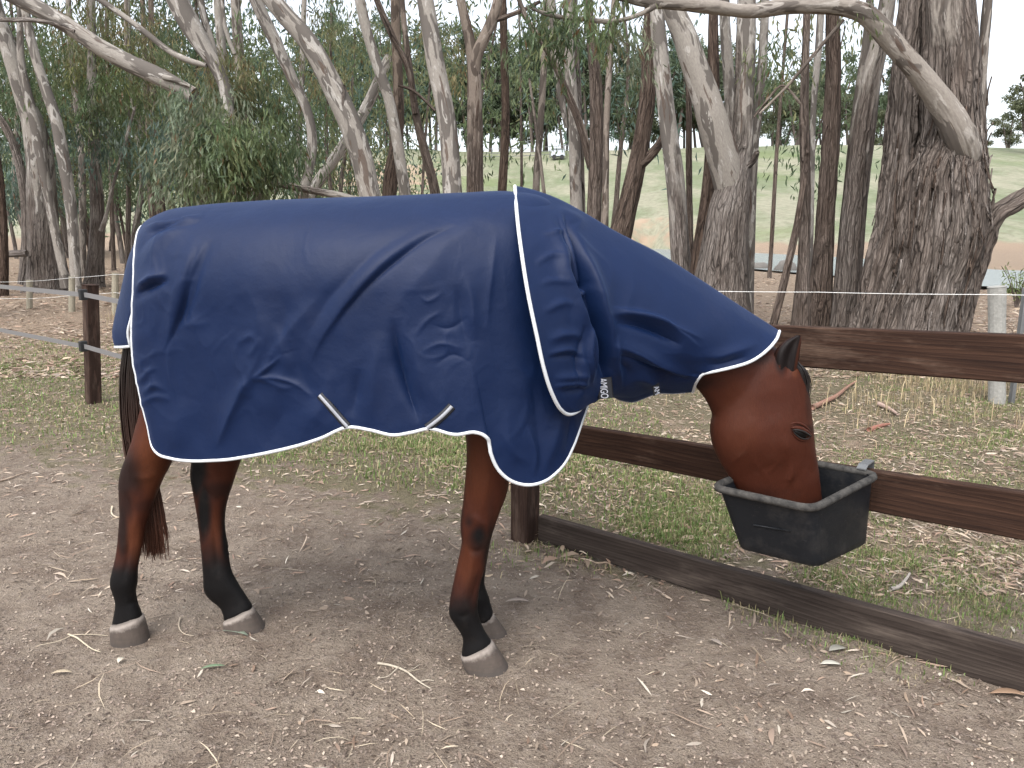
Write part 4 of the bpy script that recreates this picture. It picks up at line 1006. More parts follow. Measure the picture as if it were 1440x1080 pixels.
topL = rloop([tL, tF, tR, tB], .045); botL = rloop([bL, bF, bR, bB], .04)
ct = topL.mean(0); cb = botL.mean(0); rings = []
for k in np.linspace(0, 1, 12): rings.append(topL + (botL - topL) * k)
rings.append(botL + (cb - botL) * .03 - np.array([0, 0, .006])); rings.append(botL + (cb - botL) * .3 - np.array([0, 0, .004])); rings.append(botL + (cb - botL) * .97)
R_ = np.array(rings); nn = R_.shape[1]
inner = [cb + (botL - cb) * .03 + np.array([0, 0, .008])] + [cb + (botL - cb) * .9 + np.array([0, 0, .008])] + [(topL + (botL - topL) * k) + ((ct + (cb - ct) * k) - (topL + (botL - topL) * k)) * .035 for k in np.linspace(.96, 0, 10)]
allr = np.concatenate([R_, np.array(inner)]); mkf = grid_faces(len(allr), nn, False, True)
tb_ = mk('shell', allr.reshape(-1, 3), mkf, M['tub']); adopt(tb_, tub)
rimP = dens(ct + (topL - ct) * 1.02, 80)
rimP = np.concatenate([rimP, rimP[:2]]); rimo = MB().tube(rimP + np.array([0, 0, -.004]), .0135, 10, False).build('rim', M['rim'], None, True); adopt(rimo, tub)
# moulded line on the outer face and the hook
a, b = tL + (bL - tL) * .52 + (tF - tL) * .30, tF + (bF - tF) * .48 - (tF - tL) * .22
nrm_ = np.cross(tF - tL, bL - tL); nrm_ /= np.linalg.norm(nrm_); nrm_ = nrm_ if nrm_[1] < 0 else -nrm_
adopt(MB().tube(np.array([a, (a + b) / 2, b]) + nrm_ * .001, .003, 6).build('moulded_line', M['tub'], None, True), tub)
hk = MB(); hc0 = onfence(1228, 656); 
for dz, w in ((0, .05),):
    p = tR + FN * .005 - FD * .05; A = [p - FN * .015 + np.array([0, 0, .010]), p + FN * .012 + np.array([0, 0, .020]), p + FN * .10 + np.array([0, 0, .016]), p + FN * .105 + np.array([0, 0, -.05])]
    A = np.array(A); ring = np.stack([A - FD * .016, A + FD * .016, A + FD * .016 + np.array([0, 0, .004]), A - FD * .016 + np.array([0, 0, .004])], 1)
    hk.add(ring.reshape(-1, 3), [list(f) for f in grid_faces(4, 4, False, True)] + [[0, 1, 2, 3], [15, 14, 13, 12]])
adopt(hk.build('hook', M['steel']), tub)
# feed inside
fd = cb + (botL - cb) * .93 + np.array([0, 0, .05]); nr = 7; fr_ = [cb + np.array([0, 0, .06]) + (fd - cb - np.array([0, 0, .05])) * k for k in np.linspace(.02, 1, nr)]
FV = np.array(fr_).reshape(-1, 3); FV[:, 2] += .012 * fbm(FV * 30, 3, 61)
adopt(mk('feed', FV, grid_faces(nr, nn, False, True), m_simple('chaff', (.16, .12, .07), .9, 90, .5, .5)), tub)

# ------------------------------------------------------------------ gum trees
def leaves(C, D, L, Wd, col, name, parent, mat=None, own=None):
    """hanging narrow leaves: C centres, D directions, lengths, widths -> one crown mesh of bent diamonds"""
    n = len(C); D = D / (np.linalg.norm(D, axis=1)[:, None] + 1e-9); r = RNG.normal(size=(n, 3)); S_ = np.cross(D, r); S_ /= np.linalg.norm(S_, axis=1)[:, None] + 1e-9
    L = np.broadcast_to(L, (n,))[:, None]; Wd = np.broadcast_to(Wd, (n,))[:, None]; nn_ = np.cross(D, S_)
    V = np.stack([C, C + D * L * .45 + S_ * Wd * .5 + nn_ * L * .05, C + D * L - nn_ * L * .10, C + D * L * .45 - S_ * Wd * .5 + nn_ * L * .05], 1)
    Fq = np.arange(n * 4).reshape(n, 4)
    o = mk(name, V.reshape(-1, 3), Fq, mat or M['leaf'], smooth=False, col=np.repeat(col, 4, 0))
    if parent: adopt(o, parent)
    return o
GREENS = dict(dark=(.080, .115, .058), mid=(.125, .170, .080), grey=(.160, .200, .132), lite=(.185, .235, .09), olive=(.165, .172, .085), blue=(.090, .140, .110))
def clumps(specs):
    """specs: px, py, D, rx px, ry px, count, leaf length m, colour name -> arrays of hanging twigs full of leaves"""
    Cs, Ds, Ls, Cl = [], [], [], []
    for px, py, D, rx, ry, n, ln, cn in specs:
        n = int(n * 2.25); rx *= 1.08; ry *= 1.08
        c = aty(px, py, D); s = zc_of(c) / F; rxm, rym = rx * s, ry * s
        m = max(3, n // 34)                                  # twigs
        q = RNG.normal(size=(m, 3)); q /= np.linalg.norm(q, axis=1)[:, None]; q *= (RNG.random(m) ** .42)[:, None]
        st = c + q * np.array([rxm, rxm * .8, rym]) + np.array([0, 0, rym * .12])
        dr = np.stack([RNG.normal(0, .55, m), RNG.normal(0, .55, m), -.25 - RNG.random(m)], 1)
        tl = (.35 + .5 * RNG.random(m)) * min(1.0, .5 + rym * .6)
        k = np.repeat(np.arange(m), 34); t = RNG.random(len(k))
        P = st[k] + dr[k] * (tl[k] * t)[:, None] * np.array([1, 1, .8 + .0]) - np.array([0, 0, 1.0]) * (tl[k] * t * t * .5)[:, None] + RNG.normal(0, .035 + ln * .25, (len(k), 3))
        d = dr[k] * .45 + RNG.normal(0, .42, (len(k), 3)) + np.array([0, 0, -.85])
        base = np.array(GREENS[cn]); tw = .72 + .56 * RNG.random(m); warm = RNG.random(m)
        cc = base[None] * tw[k][:, None] * (.8 + .4 * RNG.random(len(k)))[:, None]
        cc[:, 0] *= .9 + .35 * warm[k]; old = RNG.random(len(k)) < .03; cc[old] = np.array([.16, .10, .05])
        Cs.append(P); Ds.append(d); Ls.append(ln * (.6 + .8 * RNG.random(len(k)))); Cl.append(cc)
    return np.concatenate(Cs), np.concatenate(Ds), np.concatenate(Ls), np.concatenate(Cl)
def bark_tube(name, C, R, parent, rough=None, tone=.5, sides=22, lump=.06, furrow=0.0, seed=0):
    C = np.asarray(C); n = len(C); T, Nn, B = frames(C); a = np.arange(sides) / sides * 2 * math.pi
    Ls = np.concatenate([[0], np.cumsum(np.linalg.norm(np.diff(C, axis=0), axis=1))])
    ca, sa = np.cos(a), np.sin(a)
    bx = R[:, None] * ca[None]; by = R[:, None] * sa[None]; bz = np.repeat(Ls[:, None], sides, 1)
    co = np.stack([bx, by, bz], -1) + np.array([seed * 3.7, seed * 1.3, seed * 2.1])
    disp = 1 + lump * fbm(co * np.array([2.2, 2.2, .9]) / max(.06, R.mean()) * .22, 3, 71) + lump * .5 * noise3(co * np.array([7, 7, 1.6]), 75)
    if furrow:
        wq = co + .06 * np.stack([noise3(co * 3.0, 79), noise3(co * 3.0, 80), 2 * noise3(co * 2.0, 82)], -1); f = .32 - 1.7 * np.clip(.3 - np.abs(fbm(wq * np.array([9, 9, 1.1]), 2, 73)), 0, 1) - .5 * np.clip(.25 - np.abs(noise3(wq * np.array([21, 21, 2.4]), 76)), 0, 1); g = fbm(co * np.array([30, 30, 4]), 2, 74)
        rg = 1 if rough is None else np.clip(rough, .15, 1)[:, None]
        add = furrow * rg * (f + .35 * g)
    else: add = 0
    RR = R[:, None] * disp + add
    V = C[:, None] + RR[..., None] * (ca[None, :, None] * Nn[:, None] + sa[None, :, None] * B[:, None])
    V = V.reshape(-1, 3); Fc = grid_faces(n, sides, False, True)
    Fl = [list(f) for f in Fc] + [[(n - 1) * sides + i for i in range(sides)]]
    rg = np.repeat(np.full(n, 0.0) if rough is None else rough, sides)
    o = mk(name, V, Fl, M['bark'], attrs=dict(bark=co.reshape(-1, 3), rough=rg, tone=np.full(len(V), tone)))
    if parent: adopt(o, parent)
    return o
def path3(nodes, D, lean=0.0):
    out = []
    for i, nd in enumerate(nodes):
        px, py, w = nd[:3]; d = D + (nd[3] if len(nd) > 3 else 0) + lean * (nodes[0][1] - py) / 100
        p = aty(px, py, d); out.append([*p, w / 2 * zc_of(p) / F])
    return np.array(out)
def tree(label, nodes, D, rough=(.6, .2), tone=.5, limbs=(), crown=(), base=True, top=True, cat='tree', name='gum_tree', furrow=.012, lump=.06, flare=1.35, sides=20, lean=0.0, group=None, hmax=9.0, topn=240):
    P = path3(nodes, D, lean)
    if base:
        b, a = P[0], P[1]; dv = (b[:3] - a[:3]); 
        g0 = float(hz(b[0], b[1]))
        if b[2] > g0 - .05:
            k = min((b[2] - g0 + .12) / max(.3, -dv[2] / np.linalg.norm(dv)), 4.0); q = b[:3] + dv / np.linalg.norm(dv) * k
            q[2] = g0 - .12; fl = max(1.0, 1 + (flare - 1) * 1.0)
            P = np.vstack([[*q, b[3] * fl], P])
    if top and P[-1, 2] < hmax:
        dv = P[-1, :3] - P[-2, :3]; dv /= np.linalg.norm(dv); e = P[-1, :3]; h = hmax - e[2]
        d2 = dv * .6 + np.array([0, 0, .6]); d2 /= np.linalg.norm(d2)
        m1 = e + dv * h * .3; m2 = m1 + d2 * h * .6
        P = np.vstack([P, [*m1, P[-1, 3] * .8], [*m2, P[-1, 3] * .35]])
    foot_ = P[0]
    root = empty(name, (foot_[0], foot_[1], float(hz(foot_[0], foot_[1])))); tag(root, label, cat, group)
    def put(nm, P, rgh, sd, along=False):
        L = np.linalg.norm(np.diff(P[:, :3], axis=0), axis=1).sum(); n = int(np.clip(L / .07, 14, 170)); Q = catmull(P, n)
        z = Q[:, 2]; k = np.clip((z - .2) / 4.6, 0, 1); r = rgh[0] + (rgh[1] - rgh[0]) * k
        if along: r = rgh[1] + (rgh[0] - rgh[1]) * np.exp(-np.linspace(0, 1, n) * 7)
        return bark_tube(nm, Q[:, :3], np.maximum(Q[:, 3], .006), root, r, tone, sides, lump, furrow, sd)
    sd = len(bpy.data.objects) % 97
    put('trunk', P, rough, sd)
    for lb in limbs:
        nodes2 = lb[0]; ld = lb[1] if len(lb) > 1 else 0; lr = lb[2] if len(lb) > 2 else (rough[1], rough[1]); nm = lb[3] if len(lb) > 3 else 'limb'
        put(nm, path3(nodes2, D + ld), lr, sd + 5, nm == 'limb')
    C_, D_, L_, K_ = ([], [], [], [])
    if crown:
        a, b, c, d = clumps(crown); C_.append(a); D_.append(b); L_.append(c); K_.append(d)
    if top and topn:
        e = P[-1, :3]; n = topn; q = RNG.normal(size=(n, 3)); q /= np.linalg.norm(q, axis=1)[:, None]
        c = e + q * (RNG.random(n) ** .5)[:, None] * np.array([1.9, 1.9, 1.3]) + np.array([0, 0, .6])
        C_.append(c); D_.append(RNG.normal(0, .5, (n, 3)) + np.array([0, 0, -.8])); L_.append(np.full(n, .34)); K_.append(np.array(GREENS['mid'])[None] * (.7 + .6 * RNG.random(n))[:, None])
    if C_:
        C_ = np.concatenate(C_); D_ = np.concatenate(D_); L_ = np.concatenate(L_); K_ = np.concatenate(K_)
        leaves(C_, D_, L_, L_ * .17, K_, 'crown', root)
    return root

# right-hand group -------------------------------------------------
big_gum = tree('massive old gum with deeply furrowed bark right of all the others, forked near the ground',
     [(1284, 500, 122), (1293, 460, 106), (1308, 400, 108), (1318, 350, 114), (1323, 290, 112), (1326, 250, 104), (1336, 200, 84), (1336, 140, 77), (1335, 80, 74), (1332, 10, 68), (1328, -60, 62)], 9.6, (1.2, .45), .40,
     limbs=(([(1212, 500, 52), (1221, 458, 44), (1236, 390, 42), (1251, 325, 42), (1263, 230, 39), (1270, 120, 35), (1280, 20, 29), (1287, -80, 26)], .15, (1.1, .55), 'stem'),
            ([(1362, 335, 14, .55), (1364, 285, 26, .42), (1360, 238, 40, .22), (1349, 193, 43, .04), (1322, 142, 34), (1291, 102, 29), (1262, 68, 28), (1238, 40, 28), (1214, 18, 26), (1180, 9, 24), (1140, 7, 23), (1105, 8, 22), (1070, 14, 19), (1040, 15, 17), (998, 9, 19), (950, 5, 17), (905, 1, 16), (860, -8, 11)], -.35, (1.1, .06), 'limb'),
            ([(922, 8, 8), (905, 18, 6.5), (880, 27, 6), (850, 30, 6), (820, 27, 6), (795, 25, 5.5), (768, 20, 5), (748, 12, 4)], -.38, (0, 0), 'branch'),
            ([(1322, 500, 60), (1338, 462, 46), (1356, 415, 36), (1376, 365, 29), (1388, 328, 23), (1402, 302, 23), (1420, 290, 23), (1445, 274, 21), (1490, 252, 17), (1540, 215, 12)], -.2, (1.1, 1.1), 'limb'),
            ([(1386, 318, 5), (1390, 295, 4), (1396, 280, 3), (1400, 265, 1.5)], -.25, (1, 1), 'twig'),
            ([(1380, 150, 18), (1380, 108, 13), (1384, 60, 13), (1389, 0, 12), (1392, -60, 10)], .2, (.1, 0), 'limb')),
     furrow=.085, lump=.05, sides=140, flare=1.1, topn=0, crown=((830, 14, 9.3, 75, 26, 300, .14, 'mid'), (765, 30, 9.4, 40, 30, 220, .14, 'dark'), (880, 30, 9.2, 30, 22, 90, .14, 'grey'), (1212, 4, 9.2, 16, 10, 24, .10, 'mid')))
def shag(root, nodes, D, n, zf, seed):
    rg = np.random.default_rng(seed); P = catmull(path3(nodes, D), 80); tw = math.pi * 2
    for k in range(n):
        i = int(rg.integers(4, 70)); c, r = P[i, :3], P[i, 3]; a = rg.uniform(math.pi * 1.05, math.pi * 1.95); d = np.array([math.cos(a), math.sin(a), 0]); L = rg.uniform(.18, .75); w = rg.uniform(.012, .045)
        s_ = np.array([-d[1], d[0], 0]); t = np.linspace(0, 1, 6); lift = rg.uniform(.02, .10); down = rg.random() < .7; V = []
        j2 = P[np.clip(np.searchsorted(-P[:, 2] if P[0, 2] > P[-1, 2] else P[:, 2], c[2] - L), 0, 79)] if False else None
        for q in t:
            z = c[2] + (-1 if down else 1) * L * q; kk = np.argmin(np.abs(P[:, 2] - z)); cc, rr = P[kk, :3], P[kk, 3]
            b = np.array([cc[0], cc[1], z]) + d * (rr * 1.02 + lift * q ** 2.2) + s_ * (.06 * L * math.sin(q * 2 + k)); ww = w * (1 - .55 * q) * .5
            V += [b - s_ * ww - d * .004, b + d * .008, b + s_ * ww - d * .004]
        V = np.array(V); o = mk('bark_strip', V, grid_faces(6, 3), M['bark'], attrs=dict(bark=V * np.array([1, 1, .6]) + k, rough=np.full(len(V), 1.2), tone=np.full(len(V), rg.choice([.1, .25, .45, .7])))); thick(o, .006); adopt(o, root)
shag(big_gum, [(1293, 460, 104), (1308, 400, 108), (1318, 350, 114), (1323, 290, 112), (1326, 250, 104), (1336, 200, 84), (1336, 140, 77), (1335, 80, 74)], 9.6, 110, 0, 3)
shag(big_gum, [(1221, 458, 44), (1236, 390, 42), (1251, 325, 42), (1263, 230, 39), (1270, 120, 35)], 9.75, 34, 0, 4)
tree('tall pair-stemmed straight gum with grey upper bark just left of the massive old gum',
     [(1186, 470, 44), (1189, 440, 38), (1197, 340, 33), (1210, 222, 31), (1226, 111, 26), (1243, 30, 23), (1252, -30, 20)], 10.7, (1.0, .22), .45,
     limbs=(([(1182, 460, 26), (1190, 320, 18), (1200, 210, 15), (1210, 120, 13), (1218, 60, 11), (1226, -30, 10)], .35, (1, .12), 'stem'),), furrow=.016, sides=44)
tree('dark shaggy barked straight gum between the paired grey gum and the thin crossing stems',
     [(1147, 475, 50), (1151, 435, 38), (1158, 345, 26), (1166, 230, 24), (1172, 111, 21), (1171, 20, 18), (1172, -40, 16)], 10.9, (1.15, .9), .18, furrow=.022, sides=44, crown=((1200, 95, 11.3, 30, 50, 120, .12, 'mid'),))
tree('narrow brown gum crossed at its foot by a leaning pole',
     [(1125, 480, 34), (1127, 440, 24), (1131, 340, 16), (1132, 244, 14), (1131, 140, 12), (1134, 44, 10), (1136, -30, 9)], 10.4, (1.1, .5), .25, furrow=.016, sides=30,
     crown=((1090, 70, 11.2, 40, 45, 130, .12, 'mid'),), limbs=(([(1129, 150, 4), (1100, 120, 3.5), (1080, 140, 3), (1060, 165, 2)], 0, (.5, .5), 'twig'), ([(1068, 160, 3), (1110, 118, 4), (1150, 70, 5), (1186, 28, 5)], -.2, (.3, .3), 'branch')))
tree('thin leaning pole of a gum crossing in front of the narrow brown gum',
     [(1085, 465, 11), (1092, 440, 10.5), (1109, 369, 10.5), (1122, 311, 10), (1130, 262, 9), (1136, 215, 7)], 10.2, (1, 1), .2, top=False, furrow=.008, sides=18, flare=1.1)
tree('slim smooth white gum pole rising behind the narrow brown gum',
     [(1139, 430, 8), (1140, 330, 7.5), (1142, 240, 7.5), (1144, 150, 8), (1150, 80, 10), (1154, 20, 10), (1156, -30, 9)], 11.8, (.1, 0), .85, furrow=0, sides=18)
tree('stout forked gum with a mottled pale left limb, behind the horse hood',
     [(1010, 440, 92), (1014, 400, 76), (1019, 345, 64), (1024, 300, 56), (1034, 250, 42), (1043, 205, 30), (1047, 133, 28), (1049, 60, 27), (1050, -10, 25)], 11.3, (1.0, .32), .52,
     limbs=(([(1036, 345, 22, .25), (1032, 300, 36, .2), (1023, 245, 43, .1), (1004, 176, 42), (990, 130, 39), (976, 90, 36), (962, 48, 33), (948, 16, 30), (936, -25, 27)], -.12, (1.0, .12), 'limb'), ([(1046, 236, 12), (1058, 226, 9), (1064, 216, 8), (1067, 213, 5)], -.1, (1, 1), 'stub')), furrow=.024, lump=.07, sides=72)
tree('brown slender gum hugging the left flank of the stout forked gum',
     [(983, 410, 30), (986, 360, 25), (998, 267, 22), (1003, 178, 19), (1003, 100, 16), (1003, 30, 14), (1004, -30, 12)], 11.8, (.8, .5), .08, furrow=.014, sides=30)
tree('slim grey gum rising behind the fork of the stout gum',
     [(1040, 330, 17), (1034, 250, 17), (1028, 156, 16), (1020, 40, 15), (1018, -30, 14)], 12.6, (.8, .3), .5, furrow=.012, sides=26)
tree('thin curved gum stem right of the stout forked gum',
     [(1057, 330, 10), (1060, 240, 10), (1063, 190, 11), (1069, 130, 12), (1075, 30, 12), (1077, -30, 11)], 12.0, (.5, .1), .5, furrow=.008, sides=20, crown=((1085, 110, 13, 30, 60, 110, .12, 'dark'),))
tree('mottled white and grey gum standing straight above the slope of the hood',
     [(960, 400, 29), (957, 360, 27), (949, 249, 25), (937, 156, 24), (928, 67, 22), (924, 20, 20), (921, -40, 18)], 12.3, (.78, .05), .72, furrow=.010, sides=36)
tree('pencil thin dark gum stem right beside the mottled white gum',
     [(972, 390, 9), (969, 250, 9), (968, 124, 8), (962, 40, 6), (960, -20, 5)], 13.2, (1, .8), .2, furrow=.006, sides=16, topn=60)
tree('scaly brown leaning gum with a low side limb on its right, over the hood',
     [(866, 350, 36), (877, 311, 30), (892, 249, 25), (903, 195, 23), (909, 150, 22), (912, 100, 20), (912, 50, 16), (914, -20, 13)], 13.4, (1.0, .85), .12, furrow=.022, sides=44,
     limbs=(([(900, 232, 16), (915, 218, 13), (928, 202, 11), (936, 185, 9), (950, 160, 7)], -.05, (.9, .9), 'limb'),))
tree('gum of three fused stems behind the white line on the withers',
     [(834, 330, 22), (836, 285, 20), (839, 208, 20), (838, 121, 18), (831, 52, 13), (826, -20, 11)], 13.8, (.9, .55), .25, furrow=.016, sides=34,
     limbs=(([(850, 330, 12), (851, 290, 10), (853, 174, 9), (857, 90, 9), (860, 50, 8), (864, -10, 7)], -.15, (.45, .1), 'stem'), ([(832, 235, 13), (823, 200, 12), (812, 165, 11), (797, 130, 10), (782, 95, 9), (766, 65, 8), (742, 28, 7), (728, -5, 6)], .1, (.7, .5), 'limb')),
     crown=((880, 110, 14.5, 40, 60, 200, .12, 'dark'), (750, 20, 13.8, 30, 25, 90, .12, 'mid')))
tree('smooth grey straight gum above the withers, a dark stem pressed against its right',
     [(812, 330, 19), (810, 281, 17), (807, 174, 16), (801, 87, 15), (799, 20, 14), (798, -30, 13)], 14.6, (.35, .15), .55, furrow=.008, sides=30,
     limbs=(([(819, 330, 10), (818, 260, 8.5), (815, 160, 8), (810, 60, 8), (808, -10, 7)], .15, (.9, .8), 'stem'), ([(796, 180, 5), (790, 140, 10), (785, 100, 12), (778, 40, 13), (774, -20, 12)], .4, (.5, .2), 'stem')))
tree('small spindly gum with a twin stem, rising over the rug left of the white line',
     [(756, 320, 11), (754, 264, 10), (760, 174, 9.5), (765, 87, 9), (767, 10, 8), (768, -40, 7)], 15.2, (.8, .4), .3, furrow=.008, sides=20, topn=120,
     limbs=(([(770, 320, 6), (764, 262, 5), (757, 205, 5), (750, 150, 4), (744, 110, 3)], -.2, (.6, .3), 'stem'),), crown=((760, 110, 17, 45, 60, 180, .13, 'mid'),))
tree('plain straight brown gum second left of the spindly twin',
     [(705, 330, 15), (706, 275, 13), (711, 174, 12), (709, 69, 11), (707, 0, 10), (706, -40, 9)], 15.2, (.85, .75), .05, furrow=.01, sides=24)
tree('brown gum dividing into a high Y over the middle of the rug',
     [(668, 330, 27), (668, 271, 24), (668, 180, 22), (667, 120, 20), (666, 88, 18), (657, 40, 14), (648, 0, 13), (642, -40, 12)], 14.0, (.85, .28), .2, furrow=.014, sides=36,
     limbs=(([(668, 125, 8), (670, 80, 17), (685, 45, 16), (698, 10, 14), (706, -40, 12)], -.05, (.3, .1), 'limb'), ([(692, 30, 7), (716, 22, 6), (736, 14, 6), (760, 2, 5)], -.05, (.8, .8), 'branch')), crown=((640, 70, 16.5, 40, 50, 200, .13, 'olive'),))
tree('straight pale grey gum with a black knot hole, over the middle of the rug',
     [(638, 330, 30), (636, 271, 27), (629, 174, 25), (612, 87, 25), (603, 30, 24), (598, 0, 23), (592, -40, 22)], 12.9, (.28, .04), .6, furrow=.004, lump=.05, sides=36)
tree('slanting grey gum leaning left, first one left of the knot hole gum',
     [(576, 330, 18), (570, 275, 16), (549, 149, 15), (535, 104, 15), (518, 52, 15), (506, 0, 15), (498, -40, 14)], 15.0, (.5, .15), .5, furrow=.01, sides=28)
tree('thin dark double stemmed gum sloping behind the slanting grey one',
     [(616, 320, 15), (611, 267, 14), (598, 215, 13), (586, 167, 11), (577, 104, 9), (570, 50, 8), (564, -10, 8)], 16.0, (.7, .5), .2, furrow=.008, sides=22,
     limbs=(([(584, 160, 8), (574, 97, 9), (555, 58, 9), (538, 20, 9), (526, -10, 8)], -.1, (.7, .6), 'limb'), ([(612, 156, 4), (596, 140, 4), (578, 126, 4), (560, 120, 3)], -.3, (.8, .8), 'branch')), crown=((600, 40, 18, 60, 50, 260, .14, 'olive'),))
tree('reddish brown upright gum half hidden behind the slanting grey gum',
     [(545, 320, 22), (549, 257, 20), (560, 174, 16), (559, 97, 14), (556, 20, 13), (556, -30, 12)], 17.5, (.9, .4), .12, furrow=.01, sides=24, crown=((520, 50, 19, 50, 60, 300, .14, 'mid'),))
tree('thick pale mottled gum leaning strongly to the left over the rug',
     [(535, 320, 34), (521, 278, 30), (508, 220, 31), (492, 174, 31), (469, 125, 30), (435, 62, 28), (400, 20, 26), (372, -15, 25), (345, -50, 23)], 13.4, (.42, .22), .52, furrow=.012, lump=.07, sides=40,
     limbs=(([(482, 155, 5), (483, 135, 4), (484, 120, 3)], -.15, (1, 1), 'stub'),))
# left side ----------------------------------------------------------
tree('smooth olive and cream gum stem bending left above the back of the rug',
     [(428, 310, 16), (428, 274, 14), (439, 204, 14), (433, 159, 13), (411, 111, 15), (389, 63, 17), (368, 20, 18), (352, -20, 18)], 14.2, (.45, .05), .6, furrow=.004, sides=28,
     crown=((440, 60, 17.5, 50, 60, 360, .14, 'olive'), (390, 150, 15.5, 50, 60, 400, .15, 'mid'), (410, 250, 15.0, 30, 40, 140, .15, 'dark')))
tree('leaning bleached dead trunk lying at a slant behind the other stems',
     [(430, 290, 16), (446, 258, 15), (478, 212, 15), (510, 160, 15), (534, 110, 14), (548, 78, 12)], 19.0, (.15, .05), .95, top=False, furrow=.006, sides=22, flare=1.0)
tree('heavy cream limbed gum whose bough comes down from the top left and ends broken',
     [(-90, 420, 60), (-95, 250, 50), (-100, 100, 44), (-95, -20, 40)], 13.0, (.9, .2), .5, furrow=.016, sides=34,
     limbs=(([(-95, -70, 36), (-30, -38, 31), (25, -5, 27), (60, 16, 23), (98, 38, 22), (140, 66, 23), (180, 88, 23), (215, 104, 24), (245, 119, 23), (272, 134, 22)], -.3, (.12, .12), 'limb'),
            ([(-60, 18, 7), (0, 27, 6), (40, 28, 5.5), (75, 33, 5), (105, 44, 4)], -.5, (.9, .9), 'branch'), ([(230, 108, 8), (250, 114, 7), (268, 122, 5)], -.45, (.1, .1), 'branch')),
     crown=((290, 150, 12.8, 60, 34, 560, .16, 'grey'), (330, 185, 12.6, 70, 40, 900, .16, 'mid'), (270, 225, 12.8, 60, 34, 640, .16, 'grey'), (375, 215, 13.0, 50, 36, 520, .16, 'dark'), (320, 240, 12.9, 60, 26, 420, .16, 'mid'), (240, 190, 13.4, 50, 36, 480, .16, 'blue')))
tree('cream and tan bough of a gum plunging from the top edge into hanging leaves',
     [(325, 330, 20), (322, 260, 20), (321, 190, 20), (318, 130, 17), (303, 92, 19), (286, 66, 24), (268, 35, 29), (252, 5, 30), (240, -30, 31)], 14.5, (.35, .08), .62, furrow=.006, sides=30,
     limbs=(([(290, 92, 6), (268, 86, 8), (240, 73, 8), (205, 46, 8), (170, 20, 8), (135, -4, 8)], -.2, (.3, .3), 'branch'), ([(305, 92, 7), (298, 60, 9), (288, 30, 10), (280, -10, 10)], .2, (.2, .1), 'limb'), ([(330, 76, 5), (322, 56, 6), (315, 30, 6), (312, -10, 6)], .2, (0, 0), 'branch')),
     crown=((330, 110, 15.2, 55, 50, 520, .15, 'olive'), (360, 60, 16, 50, 50, 420, .15, 'mid'), (300, 150, 15.2, 50, 40, 460, .15, 'mid'), (345, 150, 15.0, 50, 40, 460, .15, 'dark')))
tree('broad grey gum with split bark at the foot, thickest trunk beside the left edge',
     [(64, 405, 54), (63, 380, 46), (60, 300, 38), (56, 222, 35), (46, 170, 28), (37, 148, 24), (24, 105, 23), (10, 60, 22), (-4, 20, 21), (-18, -30, 20)], 17.5, (.85, .12), .5, furrow=.02, lump=.08, sides=44,
     limbs=(([(93, 405, 15), (90, 385, 13), (76, 318, 12), (60, 235, 13), (50, 180, 13), (38, 130, 12), (30, 90, 10), (28, 40, 8), (28, -10, 7)], -.4, (.10, .0), 'stem'), ([(34, 400, 16), (38, 340, 14), (36, 280, 13), (24, 220, 11), (8, 180, 10), (-20, 140, 8)], .2, (1, .9), 'stem')),
     crown=((30, 250, 20, 60, 40, 620, .17, 'blue'), (70, 60, 19, 70, 55, 700, .16, 'mid'), (20, 130, 18.5, 40, 60, 420, .16, 'dark')))
tree('slender grey and white gum leaning left beside the broad grey trunk',
     [(108, 405, 16), (106, 385, 14), (100, 296, 15), (89, 222, 16), (78, 167, 15), (66, 130, 14), (56, 100, 13), (41, 44, 12), (33, 0, 11), (26, -40, 10)], 17.0, (.5, .06), .6, furrow=.006, sides=24,
     crown=((130, 40, 18.5, 60, 50, 640, .16, 'olive'), (110, 130, 18, 55, 55, 620, .16, 'mid'), (150, 90, 19, 50, 50, 520, .16, 'lite')))
tree('grey gum with a flared foot standing over the green patch left of the rug',
     [(132, 402, 30), (133, 388, 25), (137, 315, 19), (133, 222, 15), (130, 150, 13), (129, 74, 12), (128, 0, 11), (127, -40, 10)], 18.5, (.8, .25), .45, furrow=.012, sides=28,
     limbs=(([(143, 325, 8), (150, 300, 5), (158, 265, 4.5), (166, 235, 4), (180, 185, 4), (190, 150, 3)], -.2, (.4, .4), 'branch'),),
     crown=((130, 185, 18.2, 45, 40, 520, .16, 'blue'), (180, 130, 19, 60, 55, 720, .16, 'mid'), (190, 60, 19.5, 60, 55, 640, .16, 'olive'), (140, 150, 17.9, 30, 30, 260, .16, 'dark')))
tree('straight narrow grey gum directly behind the slender leaning one',
     [(116, 390, 10), (116, 330, 9.5), (115, 222, 9), (108, 150, 8), (100, 74, 8), (96, 0, 7), (94, -40, 6)], 21, (.5, .3), .4, furrow=.006, sides=18)
tree('dark brown trunk cut by the left edge of the photo',
     [(2, 412, 18), (3, 360, 16), (2, 300, 13), (-2, 250, 12), (-10, 200, 11), (-22, 120, 10)], 16.5, (1.1, 1.0), .04, furrow=.012, sides=26)
